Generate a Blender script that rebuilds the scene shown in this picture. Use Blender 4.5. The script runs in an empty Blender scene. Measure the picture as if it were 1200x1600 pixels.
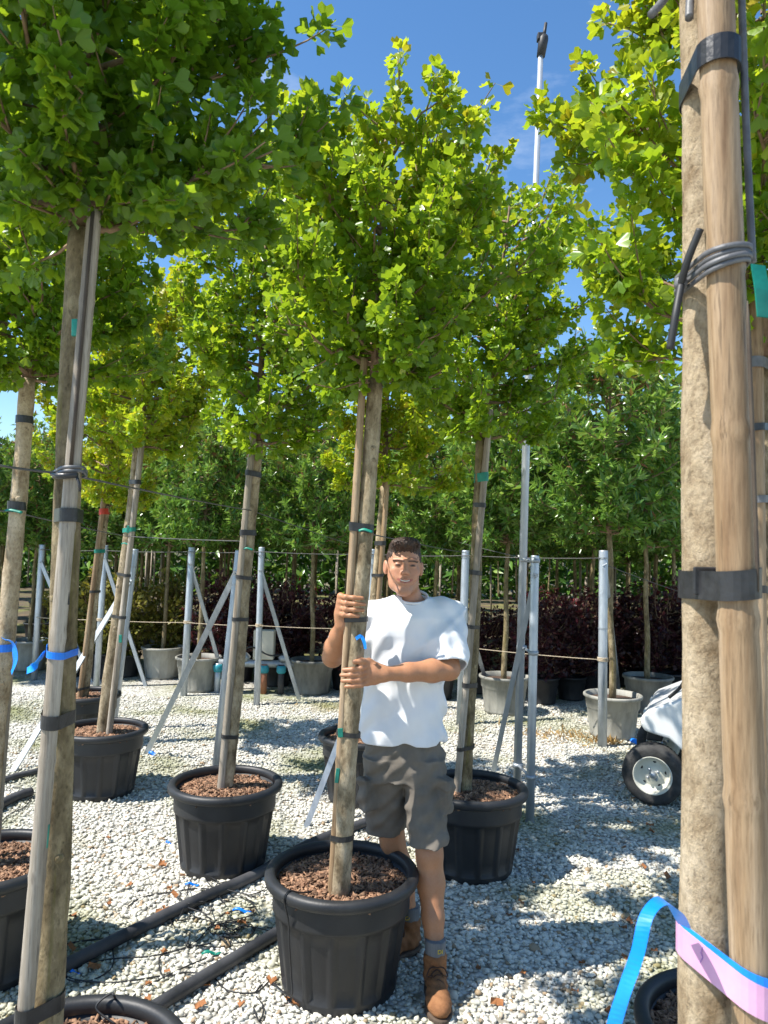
import bpy, math, random
import numpy as np
from mathutils import Matrix, Vector, Euler
R = math.radians
rnd = random.Random(7)
sc = bpy.context.scene
col = sc.collection

# ------------------------------------------------------------------ camera
F = 1150.0                      # focal length in photo pixels (1200 x 1600)
CAM = Vector((0, 0, 1.7))
CR = Matrix.Rotation(R(90 + 3.0), 3, 'X') @ Matrix.Rotation(R(1.4), 3, 'Z')
cam = bpy.data.cameras.new('camera')
cam.sensor_fit = 'VERTICAL'; cam.sensor_height = 36; cam.sensor_width = 27
cam.lens = 36 * F / 1600
cam.clip_start = 0.05; cam.clip_end = 3000
cam.dof.use_dof = True; cam.dof.focus_distance = 3.4; cam.dof.aperture_fstop = 9
camo = bpy.data.objects.new('camera', cam); col.objects.link(camo)
camo.matrix_world = Matrix.Translation(CAM) @ CR.to_4x4()
sc.camera = camo

# ------------------------------------------------------------------ sky and sun
EL = R(57.0)
SX, SY = -0.95, -0.31
sl = math.hypot(SX, SY); SX /= sl; SY /= sl
SUN = Vector((SX * math.cos(EL), SY * math.cos(EL), math.sin(EL)))
w = bpy.data.worlds.new('World'); sc.world = w; w.use_nodes = True
nt = w.node_tree; nt.nodes.clear()
sky = nt.nodes.new('ShaderNodeTexSky'); sky.sky_type = 'NISHITA'; sky.sun_disc = False
sky.sun_elevation = EL; sky.sun_rotation = math.atan2(SX, SY)
sky.air_density = 1.0; sky.dust_density = 0.2; sky.ozone_density = 1.6
bg = nt.nodes.new('ShaderNodeBackground'); bg.inputs['Strength'].default_value = 0.12
out = nt.nodes.new('ShaderNodeOutputWorld')
tc = nt.nodes.new('ShaderNodeTexCoord')
mp = nt.nodes.new('ShaderNodeMapping'); mp.inputs['Scale'].default_value = (2.2, 2.2, 6.0)
mp.inputs['Location'].default_value = (0.35, 0.1, 0.2)
nz = nt.nodes.new('ShaderNodeTexNoise'); nz.inputs['Scale'].default_value = 1.6; nz.inputs['Detail'].default_value = 7
nz.inputs['Roughness'].default_value = 0.55
rmp = nt.nodes.new('ShaderNodeValToRGB')
rmp.color_ramp.elements[0].position = 0.56; rmp.color_ramp.elements[0].color = (0, 0, 0, 1)
rmp.color_ramp.elements[1].position = 0.84; rmp.color_ramp.elements[1].color = (.6, .6, .6, 1)
mx = nt.nodes.new('ShaderNodeMixRGB'); mx.inputs['Color2'].default_value = (6.5, 6.9, 7.4, 1)
nt.links.new(tc.outputs['Generated'], mp.inputs['Vector']); nt.links.new(mp.outputs[0], nz.inputs['Vector'])
nt.links.new(nz.outputs['Fac'], rmp.inputs[0]); nt.links.new(rmp.outputs[0], mx.inputs['Fac'])
hsv = nt.nodes.new('ShaderNodeHueSaturation'); hsv.inputs['Saturation'].default_value = 1.22
nt.links.new(sky.outputs[0], hsv.inputs['Color']); nt.links.new(hsv.outputs[0], mx.inputs['Color1']); nt.links.new(mx.outputs[0], bg.inputs['Color'])
nt.links.new(bg.outputs[0], out.inputs['Surface'])
sun = bpy.data.lights.new('sun', 'SUN'); sun.energy = 4.6; sun.angle = R(0.53); sun.color = (1.0, 0.955, 0.88)
suno = bpy.data.objects.new('sun', sun); col.objects.link(suno)
suno.rotation_euler = (-SUN).to_track_quat('-Z', 'Y').to_euler(); suno.location = SUN * 30
sc.view_settings.view_transform = 'Standard'; sc.view_settings.look = 'None'
sc.view_settings.exposure = 0.9; sc.view_settings.gamma = 1.0
sc.cycles.max_bounces = 6; sc.cycles.transmission_bounces = 4; sc.cycles.diffuse_bounces = 3; sc.cycles.glossy_bounces = 2

# ------------------------------------------------------------------ pixel helpers
def ray(px, py): return CR @ Vector(((px - 600) / F, -(py - 800) / F, -1))
def U(px, py, Y):                       # the point at depth Y seen at a pixel
    d = ray(px, py); return CAM + d * (Y / d.y)
def G(px, py, z=0.0):                   # the point at height z (the ground) seen at a pixel
    d = ray(px, py); return CAM + d * ((z - CAM.z) / d.z)
def V(*a): return np.array(a, float)
def nv(v): return np.array(v[:], float)

# ------------------------------------------------------------------ materials
MATS = {}
def mat(name, c1, c2=None, scale=8, rough=0.6, bump=0.0, bscale=None, stretch=(1, 1, 1), metal=0.0, spec=0.5,
        detail=6, lo=0.35, hi=0.65, rnd_val=0.0, sss=0.0, coat=0.0, attr=None, tint=None, rough2=None):
    m = bpy.data.materials.new(name); m.use_nodes = True
    n = m.node_tree.nodes; l = m.node_tree.links
    b = n['Principled BSDF']
    b.inputs['Roughness'].default_value = rough; b.inputs['Metallic'].default_value = metal
    b.inputs['Specular IOR Level'].default_value = spec
    if sss:
        b.inputs['Subsurface Weight'].default_value = sss
        b.inputs['Subsurface Radius'].default_value = (0.012, 0.005, 0.003)
        b.inputs['Subsurface Scale'].default_value = 1.0
    if coat: b.inputs['Coat Weight'].default_value = coat
    t = n.new('ShaderNodeTexCoord'); mpn = n.new('ShaderNodeMapping'); mpn.inputs['Scale'].default_value = stretch
    l.new(t.outputs['Object'], mpn.inputs['Vector'])
    z = n.new('ShaderNodeTexNoise'); z.inputs['Scale'].default_value = scale; z.inputs['Detail'].default_value = detail
    z.inputs['Roughness'].default_value = 0.6
    l.new(mpn.outputs[0], z.inputs['Vector'])
    r = n.new('ShaderNodeValToRGB'); r.color_ramp.elements[0].position = lo; r.color_ramp.elements[1].position = hi
    r.color_ramp.elements[0].color = (*c1, 1); r.color_ramp.elements[1].color = (*(c2 or c1), 1)
    l.new(z.outputs['Fac'], r.inputs[0]); src = r.outputs[0]
    if attr:
        a = n.new('ShaderNodeAttribute'); a.attribute_name = attr
        mm = n.new('ShaderNodeMixRGB'); mm.blend_type = 'MULTIPLY'; mm.inputs['Fac'].default_value = 1
        l.new(src, mm.inputs['Color1']); l.new(a.outputs['Color'], mm.inputs['Color2']); src = mm.outputs[0]
    if rnd_val:
        oi = n.new('ShaderNodeObjectInfo'); mr = n.new('ShaderNodeMapRange')
        mr.inputs['To Min'].default_value = 1 - rnd_val; mr.inputs['To Max'].default_value = 1 + rnd_val
        hs = n.new('ShaderNodeHueSaturation')
        l.new(oi.outputs['Random'], mr.inputs['Value']); l.new(mr.outputs[0], hs.inputs['Value']); l.new(src, hs.inputs['Color'])
        src = hs.outputs[0]
    l.new(src, b.inputs['Base Color'])
    if rough2 is not None:
        rr = n.new('ShaderNodeMapRange'); rr.inputs['To Min'].default_value = rough; rr.inputs['To Max'].default_value = rough2
        l.new(z.outputs['Fac'], rr.inputs['Value']); l.new(rr.outputs[0], b.inputs['Roughness'])
    if bump:
        z2 = n.new('ShaderNodeTexNoise'); z2.inputs['Scale'].default_value = bscale or scale * 3; z2.inputs['Detail'].default_value = 5
        l.new(mpn.outputs[0], z2.inputs['Vector'])
        bn = n.new('ShaderNodeBump'); bn.inputs['Strength'].default_value = min(1, bump); bn.inputs['Distance'].default_value = 0.006
        l.new(z2.outputs['Fac'], bn.inputs['Height']); l.new(bn.outputs[0], b.inputs['Normal'])
    MATS[name] = m
    return m

def leaf_mat(name, dark, mid, light, transl=0.4, tcol=(0.32, 0.46, 0.03), rough=0.45, tip=None):
    m = bpy.data.materials.new(name); m.use_nodes = True
    n = m.node_tree.nodes; l = m.node_tree.links
    b = n['Principled BSDF']; o = n['Material Output']
    a = n.new('ShaderNodeAttribute'); a.attribute_name = 'tint'
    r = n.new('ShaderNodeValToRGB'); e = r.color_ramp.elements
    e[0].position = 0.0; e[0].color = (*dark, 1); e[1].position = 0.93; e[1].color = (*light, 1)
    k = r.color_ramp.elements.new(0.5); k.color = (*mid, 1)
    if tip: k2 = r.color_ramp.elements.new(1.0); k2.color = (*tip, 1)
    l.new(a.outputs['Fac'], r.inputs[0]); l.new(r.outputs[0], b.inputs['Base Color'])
    b.inputs['Roughness'].default_value = rough; b.inputs['Specular IOR Level'].default_value = 0.5
    tr = n.new('ShaderNodeBsdfTranslucent')
    mm = n.new('ShaderNodeMixRGB'); mm.inputs['Fac'].default_value = 0.55; mm.inputs['Color2'].default_value = (*tcol, 1)
    sc_ = n.new('ShaderNodeMixRGB'); sc_.blend_type = 'MULTIPLY'; sc_.inputs['Fac'].default_value = 1; sc_.inputs['Color2'].default_value = (2.2, 2.2, 1.6, 1)
    l.new(r.outputs[0], sc_.inputs['Color1']); l.new(sc_.outputs[0], mm.inputs['Color1']); l.new(mm.outputs[0], tr.inputs['Color'])
    ms = n.new('ShaderNodeMixShader'); ms.inputs['Fac'].default_value = transl
    l.new(b.outputs[0], ms.inputs[1]); l.new(tr.outputs[0], ms.inputs[2]); l.new(ms.outputs[0], o.inputs['Surface'])
    MATS[name] = m
    return m

leaf_mat('ginkgo_leaf', (.065, .165, .015), (.165, .30, .020), (.39, .41, .028), 0.46, (.48, .55, .015), 0.34, (.36, .27, .02))
leaf_mat('laurel_leaf', (.045, .125, .026), (.108, .225, .040), (.26, .37, .06), 0.28, (.20, .34, .03), 0.28, (.26, .10, .05))
leaf_mat('maple_leaf', (.022, .009, .013), (.040, .012, .016), (.085, .018, .022), 0.3, (.20, .03, .03), 0.45, (.30, .03, .04))
leaf_mat('conifer_leaf', (.085, .100, .016), (.150, .150, .022), (.26, .22, .035), 0.25, (.30, .28, .03), 0.5)
leaf_mat('dry_grass', (.26, .15, .05), (.36, .22, .07), (.44, .30, .11), 0.2, (.4, .25, .08), 0.7)
def wood_mat(name, dark, mid, light, scale, fine, stretch, bump=.9, rough=.85, moss=None, specks=.5, dist=.005):
    m = bpy.data.materials.new(name); m.use_nodes = True
    n = m.node_tree.nodes; l = m.node_tree.links; b = n['Principled BSDF']; b.inputs['Roughness'].default_value = rough; b.inputs['Specular IOR Level'].default_value = .3
    t = n.new('ShaderNodeTexCoord'); oi = n.new('ShaderNodeObjectInfo')
    ad = n.new('ShaderNodeVectorMath'); ad.operation = 'ADD'; l.new(t.outputs['Object'], ad.inputs[0]); l.new(oi.outputs['Random'], ad.inputs[1])
    mpn = n.new('ShaderNodeMapping'); mpn.inputs['Scale'].default_value = stretch; l.new(ad.outputs[0], mpn.inputs['Vector'])
    def noise(sc_, det, src=None, rg=.65):
        z = n.new('ShaderNodeTexNoise'); z.inputs['Scale'].default_value = sc_; z.inputs['Detail'].default_value = det; z.inputs['Roughness'].default_value = rg
        l.new((src or mpn).outputs[0], z.inputs['Vector']); return z.outputs['Fac']
    def ramp(src, *st):
        r = n.new('ShaderNodeValToRGB'); e = r.color_ramp.elements
        e[0].position = st[0][0]; e[0].color = (*st[0][1], 1); e[1].position = st[-1][0]; e[1].color = (*st[-1][1], 1)
        for p, c in st[1:-1]: q = e.new(p); q.color = (*c, 1)
        l.new(src, r.inputs[0]); return r.outputs[0]
    def mix(f, a, c, mode='MIX'):
        x = n.new('ShaderNodeMixRGB'); x.blend_type = mode
        if isinstance(f, float): x.inputs['Fac'].default_value = f
        else: l.new(f, x.inputs['Fac'])
        for s_, v_ in ((a, 'Color1'), (c, 'Color2')):
            if isinstance(s_, tuple): x.inputs[v_].default_value = (*s_, 1)
            else: l.new(s_, x.inputs[v_])
        return x.outputs[0]
    big = noise(scale, 8); fi = noise(fine, 6, None, .75)
    base = ramp(big, (.33, dark), (.5, mid), (.66, light))
    base = mix(.75, base, ramp(fi, (.30, (.45, .42, .38)), (.5, (1, 1, 1)), (.70, (1.18, 1.16, 1.1))), 'MULTIPLY')
    sp = ramp(noise(fine * .55, 3), (.60, (0, 0, 0)), (.68, (specks,) * 3)); base = mix(sp, base, tuple(x * .35 for x in dark))
    if moss: base = mix(ramp(noise(5, 4, t), (.52, (0, 0, 0)), (.66, (.55, .55, .55))), base, moss)
    l.new(base, b.inputs['Base Color'])
    hb = n.new('ShaderNodeMath'); hb.operation = 'ADD'; l.new(big, hb.inputs[0]); l.new(fi, hb.inputs[1])
    bn = n.new('ShaderNodeBump'); bn.inputs['Strength'].default_value = bump; bn.inputs['Distance'].default_value = dist
    l.new(hb.outputs[0], bn.inputs['Height']); l.new(bn.outputs[0], b.inputs['Normal']); MATS[name] = m
wood_mat('bark', (.14, .10, .055), (.31, .245, .155), (.47, .385, .265), 20, 95, (1, 1, .5))
wood_mat('bark_moss', (.10, .075, .038), (.22, .17, .095), (.37, .30, .18), 18, 95, (1, 1, .5), moss=(.16, .14, .03))
wood_mat('bark_near', (.24, .165, .09), (.46, .36, .235), (.60, .49, .345), 17, 120, (1, 1, .7), 1.0, dist=.007)
wood_mat('bamboo', (.17, .095, .045), (.31, .21, .12), (.44, .325, .215), 26, 190, (1, 1, .06), .5, .5, None, .55, .002)
wood_mat('bamboo_old', (.16, .125, .09), (.30, .255, .20), (.44, .39, .325), 26, 190, (1, 1, .05), .6, .65, None, .5, .002)
mat('twig', (.16, .095, .055), (.30, .20, .12), 30, .8, .4)
mat('bamboo_dark', (.05, .035, .025), (.08, .06, .04), 20, .8)
mat('tape_black', (.012, .012, .013), (.030, .030, .032), 30, .38, .2)
mat('tie_grey', (.09, .09, .095), (.15, .15, .155), 30, .5, .2)
mat('tie_green', (.0, .16, .115), (.01, .25, .18), 20, .45, .2)
mat('tape_blue', (.0, .13, .62), (.0, .22, .85), 12, .4)
mat('ribbon_blue', (.0, .20, .80), (.005, .30, .95), 10, .38)
mat('tape_pink', (.62, .30, .50), (.72, .40, .58), 9, .5, .1)
mat('tape_purple', (.25, .10, .42), (.35, .16, .52), 9, .5)
mat('tape_red', (.45, .03, .02), (.55, .06, .03), 9, .5)
mat('pot_black', (.012, .0125, .014), (.025, .026, .028), 5, .42, .10, 90, rough2=.60)
mat('pot_grey', (.13, .13, .115), (.34, .33, .285), 6, .7, .12, 70, (1, 1, .35), rnd_val=.35)
mat('soil', (.035, .020, .013), (.10, .058, .036), 40, .95, 1.0, 90)
mat('bark_chip', (.19, .095, .052), (.42, .25, .15), 25, .9, .3, attr='shade')
mat('steel', (.36, .40, .44), (.52, .56, .60), 18, .45, .12, 60, (1, 1, .3), metal=.55, rnd_val=.06)
mat('steel_clamp', (.30, .33, .35), (.42, .45, .48), 30, .5, .2, metal=.7)
mat('wire', (.06, .06, .055), (.11, .105, .10), 30, .6)
mat('rope', (.40, .32, .22), (.52, .43, .31), 60, .9, .4)
mat('pipe_black', (.020, .021, .024), (.075, .075, .08), 5, .5, .15, 80, rough2=.75)
mat('tube_black', (.012, .012, .013), (.022, .022, .024), 20, .5)
mat('teal_plastic', (.02, .22, .28), (.03, .30, .36), 10, .45)
mat('copper_pipe', (.26, .10, .05), (.34, .14, .07), 10, .5)
mat('beige_box', (.50, .46, .36), (.58, .54, .44), 6, .6)
mat('cart_white', (.74, .75, .74), (.80, .81, .80), 3, .28, coat=.4)
mat('cart_black', (.014, .014, .015), (.026, .026, .027), 9, .55)
mat('tyre', (.022, .021, .020), (.060, .058, .054), 14, .8, .35, 60)
mat('rim_cream', (.62, .60, .50), (.70, .68, .58), 8, .4)
mat('seat_tan', (.30, .26, .20), (.35, .30, .24), 20, .6, .1)
mat('glass', (.5, .55, .55), None, 5, .08)
mat('skin', (.90, .90, .90), (1.0, 1.0, 1.0), 26, .48, .10, 160, sss=.12, attr='Col', lo=.3, hi=.7)
mat('hair', (.020, .010, .006), (.060, .030, .017), 70, .55, .6, 190, (1, .6, .6))
mat('eye', (.75, .72, .68), None, 5, .2)
mat('iris', (.03, .018, .010), None, 5, .15)
mat('teeth', (.72, .68, .60), None, 5, .3)
mat('shirt', (.76, .77, .80), (.80, .81, .83), 8, .85, .10, 320)
mat('shorts', (.125, .108, .088), (.175, .152, .125), 10, .9, .18, 260)
mat('stitch', (.21, .185, .155), (.24, .21, .18), 40, .9)
mat('sock', (.13, .135, .14), (.19, .195, .20), 60, .95, .5, 150, (1, 1, .1))
mat('sock_print', (.65, .48, .02), (.7, .52, .03), 20, .8)
mat('suede', (.17, .068, .024), (.28, .125, .048), 22, .85, .35, 190)
mat('boot_sole', (.055, .036, .024), (.10, .068, .045), 30, .8, .3)
mat('lace', (.045, .020, .012), (.075, .035, .02), 60, .85)
mat('metal_brass', (.4, .33, .2), None, 10, .4, metal=.9)
mat('dead_leaf', (.20, .075, .025), (.36, .15, .05), 20, .8)

def gravel_mat(name, stones):
    m = bpy.data.materials.new(name); m.use_nodes = True
    n = m.node_tree.nodes; l = m.node_tree.links; b = n['Principled BSDF']
    b.inputs['Roughness'].default_value = .75; b.inputs['Specular IOR Level'].default_value = .3
    g = n.new('ShaderNodeNewGeometry')
    def noise(sc_, det=4):
        z = n.new('ShaderNodeTexNoise'); z.inputs['Scale'].default_value = sc_; z.inputs['Detail'].default_value = det
        l.new(g.outputs['Position'], z.inputs['Vector']); return z.outputs['Fac']
    def ramp(src, p0, c0, p1, c1):
        r = n.new('ShaderNodeValToRGB'); r.color_ramp.elements[0].position = p0; r.color_ramp.elements[0].color = (*c0, 1)
        r.color_ramp.elements[1].position = p1; r.color_ramp.elements[1].color = (*c1, 1); l.new(src, r.inputs[0]); return r.outputs[0]
    def mix(f, a, c, mode='MIX'):
        x = n.new('ShaderNodeMixRGB'); x.blend_type = mode
        if isinstance(f, float): x.inputs['Fac'].default_value = f
        else: l.new(f, x.inputs['Fac'])
        for s, v in ((a, 'Color1'), (c, 'Color2')):
            if isinstance(s, tuple): x.inputs[v].default_value = (*s, 1)
            else: l.new(s, x.inputs[v])
        return x.outputs[0]
    if stones:
        at = n.new('ShaderNodeAttribute'); at.attribute_name = 'shade'
        base = ramp(at.outputs['Fac'], 0.0, (.34, .315, .26), .35, (.665, .64, .55))
        base = mix(ramp(noise(140), .4, (0, 0, 0), .75, (.5, .5, .5)), base, (.74, .73, .67))
        tinted = ramp(at.outputs['Fac'], .93, (0, 0, 0), .95, (1, 1, 1))
        base = mix(tinted, base, (.34, .25, .16))
    else:
        vo = n.new('ShaderNodeTexVoronoi'); vo.inputs['Scale'].default_value = 42; l.new(g.outputs['Position'], vo.inputs['Vector'])
        base = mix(vo.outputs['Color'], (.52, .51, .46), (.72, .72, .67))
        base = mix(ramp(vo.outputs['Distance'], .35, (0, 0, 0), .75, (.85, .85, .85)), base, (.17, .15, .115))
        bn = n.new('ShaderNodeBump'); bn.inputs['Strength'].default_value = .9; bn.inputs['Distance'].default_value = .012; bn.invert = True
        l.new(vo.outputs['Distance'], bn.inputs['Height']); l.new(bn.outputs[0], b.inputs['Normal'])
        cu = n.new('ShaderNodeSeparateXYZ'); l.new(g.outputs['Position'], cu.inputs[0])
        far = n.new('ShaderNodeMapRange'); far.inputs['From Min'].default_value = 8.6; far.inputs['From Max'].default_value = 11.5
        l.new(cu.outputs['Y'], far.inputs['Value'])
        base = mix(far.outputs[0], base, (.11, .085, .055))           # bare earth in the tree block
    moss = ramp(noise(1.15, 6), .47, (0, 0, 0), .66, (.75, .75, .75))
    base = mix(moss, base, (.17, .185, .045))
    dry = ramp(noise(.85, 5), .60, (0, 0, 0), .74, (.30, .30, .30))
    base = mix(dry, base, (.42, .27, .12))
    l.new(base, b.inputs['Base Color']); MATS[name] = m
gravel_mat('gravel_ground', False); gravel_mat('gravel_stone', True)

# ------------------------------------------------------------------ mesh helpers
def mesh_np(name, v, f, m=None, smooth=False, attrs=None):
    """v (n,3), f: list of faces or (k,3|4) array"""
    me = bpy.data.meshes.new(name)
    v = np.asarray(v, np.float32)
    if isinstance(f, np.ndarray):
        k = f.shape[1]
        me.vertices.add(len(v)); me.vertices.foreach_set('co', v.ravel())
        me.loops.add(f.size); me.loops.foreach_set('vertex_index', f.astype(np.int32).ravel())
        me.polygons.add(len(f)); me.polygons.foreach_set('loop_start', np.arange(0, f.size, k, dtype=np.int32))
        me.update(calc_edges=True)
    else:
        me.from_pydata([tuple(map(float, p)) for p in v], [], f)
    if smooth: me.polygons.foreach_set('use_smooth', np.ones(len(me.polygons), bool))
    for an, (kind, data) in (attrs or {}).items():
        a = me.attributes.new(an, kind, 'POINT')
        a.data.foreach_set('value' if kind == 'FLOAT' else 'color', np.asarray(data, np.float32).ravel())
    if m: me.materials.append(MATS[m])
    return me

def put(name, me, parent=None, loc=(0, 0, 0), rot=(0, 0, 0)):
    o = bpy.data.objects.new(name, me); col.objects.link(o)
    o.location = loc; o.rotation_euler = rot
    if parent: o.parent = parent
    return o
def tag(o, label=None, cat=None, group=None, kind=None):
    if label: o['label'] = label
    if cat: o['category'] = cat
    if group: o['group'] = group
    if kind: o['kind'] = kind
    return o
def thing(name, loc, label, cat, group=None, rot=(0, 0, 0)):
    return tag(put(name, None, None, loc, rot), label, cat, group)
def copy_tree(o, parent=None):
    c = o.copy(); col.objects.link(c); c.parent = parent
    for ch in o.children: copy_tree(ch, c)
    return c

class MB:
    def __init__(s): s.v = []; s.f = []; s.n = 0
    def add(s, v, f):
        v = np.asarray(v, float); s.v.append(v)
        s.f += [[i + s.n for i in q] for q in f]; s.n += len(v); return s
    def box(s, c, d, rot=None, jit=0):
        sx, sy, sz = [x / 2 for x in d]
        v = np.array([(x, y, z) for x in (-sx, sx) for y in (-sy, sy) for z in (-sz, sz)])
        if jit: v = v + np.array([[rnd.uniform(-jit, jit) for _ in range(3)] for _ in range(8)])
        if rot is not None: v = v @ np.array(rot.to_3x3() if hasattr(rot, 'to_3x3') else rot).T
        return s.add(v + np.array(c[:], float), [[0, 1, 3, 2], [4, 6, 7, 5], [0, 4, 5, 1], [2, 3, 7, 6], [0, 2, 6, 4], [1, 5, 7, 3]])
    def tube(s, pts, rad, n=8, caps=True, sq=1.0):
        pts = [Vector(p[:]) for p in pts]
        if not hasattr(rad, '__len__'): rad = [rad] * len(pts)
        vs = []; up = None
        for i, p in enumerate(pts):
            t = (pts[min(i + 1, len(pts) - 1)] - pts[max(i - 1, 0)]).normalized()
            if up is None: up = t.orthogonal().normalized()
            up = (up - t * up.dot(t)).normalized(); b = t.cross(up)
            for k in range(n):
                a = 2 * math.pi * k / n
                vs.append(p + (up * math.cos(a) + b * math.sin(a) * sq) * rad[i])
        fs = [[i * n + k, i * n + (k + 1) % n, (i + 1) * n + (k + 1) % n, (i + 1) * n + k] for i in range(len(pts) - 1) for k in range(n)]
        if caps: fs += [list(range(n))[::-1], [(len(pts) - 1) * n + k for k in range(n)]]
        return s.add(np.array([v[:] for v in vs]), fs)
    def lathe(s, prof, n=32, close=False, mod=None, axis='Z', c=(0, 0, 0)):
        vs = []
        for j, (r, z) in enumerate(prof):
            for k in range(n):
                a = 2 * math.pi * k / n
                rr = r + (mod(r, z, a, j) if mod else 0)
                p = (rr * math.cos(a), rr * math.sin(a), z)
                if axis == 'Y': p = (p[0], p[2], p[1])
                vs.append(p)
        m = len(prof)
        fs = [[j * n + k, j * n + (k + 1) % n, ((j + 1) % m) * n + (k + 1) % n, ((j + 1) % m) * n + k] for j in range(m if close else m - 1) for k in range(n)]
        if axis == 'Y': fs = [q[::-1] for q in fs]
        return s.add(np.array(vs) + np.array(c), fs)
    def prism(s, poly, y0, y1):          # poly of (x, z), extruded along y
        n = len(poly)
        v = [(x, y0, z) for x, z in poly] + [(x, y1, z) for x, z in poly]
        return s.add(v, [list(range(n)), list(range(n, 2 * n))[::-1]] + [[(k + 1) % n, k, n + k, n + (k + 1) % n] for k in range(n)])
    def mesh(s, name, m, smooth=False): return mesh_np(name, np.concatenate(s.v), s.f, m, smooth)
    def build(s, name, m, parent=None, smooth=False, loc=(0, 0, 0), bevel=0):
        if parent is not None and loc == 'rel': s.v = [a - nv(parent.location) for a in s.v]; loc = (0, 0, 0)
        o = put(name, s.mesh(name, m, smooth), parent, loc)
        if bevel:
            b = o.modifiers.new('bevel', 'BEVEL'); b.width = bevel; b.segments = 3; b.limit_method = 'ANGLE'
        return o

def lerp(a, b, t): return a + (b - a) * t
def wiggle(pts, amp, rs):
    return [p + Vector((rs.uniform(-amp, amp), rs.uniform(-amp, amp), rs.uniform(-amp, amp) * .3)) for p in pts]

# ------------------------------------------------------------------ ground
S = 400
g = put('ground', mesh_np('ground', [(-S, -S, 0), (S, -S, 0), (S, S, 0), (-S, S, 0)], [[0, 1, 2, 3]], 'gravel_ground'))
tag(g, kind='structure')

rs = np.random.RandomState(3)
def stones(n, y0, y1, size, tmpl):
    tv, tf = tmpl
    y = np.sqrt(rs.uniform(y0 ** 2, y1 ** 2, n)); x = rs.uniform(-.60, .60, n) * y
    s = size * rs.lognormal(0, .30, n)
    d = rs.normal(size=(n, 3, 3)); q, _ = np.linalg.qr(d)
    sv = np.stack([s, s * rs.uniform(.55, .95, n), s * rs.uniform(.4, .7, n)], 1)
    v = tv[None] * (1 + rs.uniform(-.36, .30, (n, len(tv), 1))) * sv[:, None, :]
    yaw = rs.uniform(0, 6.28, n); tl = rs.normal(0, .45, (n, 2))
    cz, szn = np.cos(yaw), np.sin(yaw)
    Rz = np.zeros((n, 3, 3)); Rz[:, 0, 0] = cz; Rz[:, 0, 1] = -szn; Rz[:, 1, 0] = szn; Rz[:, 1, 1] = cz; Rz[:, 2, 2] = 1
    Rx = np.zeros((n, 3, 3)); c, s2 = np.cos(tl[:, 0]), np.sin(tl[:, 0]); Rx[:, 0, 0] = 1; Rx[:, 1, 1] = c; Rx[:, 1, 2] = -s2; Rx[:, 2, 1] = s2; Rx[:, 2, 2] = c
    M = Rz @ Rx
    v = np.einsum('nij,nkj->nki', M, v)
    v += np.stack([x, y, rs.uniform(.001, .009, n)], 1)[:, None, :]
    f = tf[None] + (np.arange(n) * len(tv))[:, None, None]
    sh = np.repeat(rs.uniform(0, 1, n), len(tv))
    return v.reshape(-1, 3), f.reshape(-1, 3), sh
ph = (1 + 5 ** .5) / 2
ico = np.array([(-1, ph, 0), (1, ph, 0), (-1, -ph, 0), (1, -ph, 0), (0, -1, ph), (0, 1, ph), (0, -1, -ph), (0, 1, -ph), (ph, 0, -1), (ph, 0, 1), (-ph, 0, -1), (-ph, 0, 1)]) / math.hypot(1, ph)
icof = np.array([(0, 11, 5), (0, 5, 1), (0, 1, 7), (0, 7, 10), (0, 10, 11), (1, 5, 9), (5, 11, 4), (11, 10, 2), (10, 7, 6), (7, 1, 8), (3, 9, 4), (3, 4, 2), (3, 2, 6), (3, 6, 8), (3, 8, 9), (4, 9, 5), (2, 4, 11), (6, 2, 10), (8, 6, 7), (9, 8, 1)])
octv = np.array([(1, 0, 0), (-1, 0, 0), (0, 1, 0), (0, -1, 0), (0, 0, 1), (0, 0, -1)], float)
octf = np.array([(0, 2, 4), (2, 1, 4), (1, 3, 4), (3, 0, 4), (2, 0, 5), (1, 2, 5), (3, 1, 5), (0, 3, 5)])
a = stones(28500, 1.75, 4.4, .0112, (ico, icof)); b = stones(49000, 4.3, 8.4, .0125, (octv, octf))
v = np.concatenate([a[0], b[0]]); f = np.concatenate([a[1], b[1] + len(a[0])]); sh = np.concatenate([a[2], b[2]])
gr = put('gravel', mesh_np('gravel', v, f, 'gravel_stone', attrs={'shade': ('FLOAT', sh)}))
tag(gr, 'pale marble gravel chips covering the nursery yard', 'gravel', kind='stuff')

# ------------------------------------------------------------------ foliage generator
_ga = [(-50, .66, .16), (-36, .86, -.02), (-19, .93, .09), (-3, .72, -.02), (3, .73, .03), (18, .95, .10), (36, .85, -.02), (49, .67, .16)]
GINK = (np.array([(0, 0, 0)] + [(r * math.sin(R(a)), r * math.cos(R(a)), z) for a, r, z in _ga] + [(-.018, .0, 0), (.018, 0, 0), (0, -.7, -.08)], float),
        np.array([(0, k + 1, k) for k in range(1, 8)] + [(9, 11, 10)]))
LAUR = (np.array([(0, 0, 0), (.17, .35, .05), (0, .40, 0), (-.17, .35, .05), (0, 1.0, -.10)], float),
        np.array([(0, 1, 2), (0, 2, 3), (1, 4, 2), (2, 4, 3)]))
MAPL = (np.array([(0, 0, 0), (.35, .25, .05), (.12, .40, 0), (.40, .75, -.05), (0, 1, 0), (-.40, .75, -.05), (-.12, .4, 0), (-.35, .25, .05)], float),
        np.array([(0, 1, 2), (2, 3, 4), (0, 2, 4), (0, 4, 6), (6, 4, 5), (0, 6, 7)]))
NEED = (np.array([(-.10, 0, 0), (.10, 0, 0), (.05, 1, .1), (-.12, .6, .25), (.14, .55, -.2)], float), np.array([(0, 1, 2), (0, 2, 3), (1, 4, 2)]))

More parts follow.
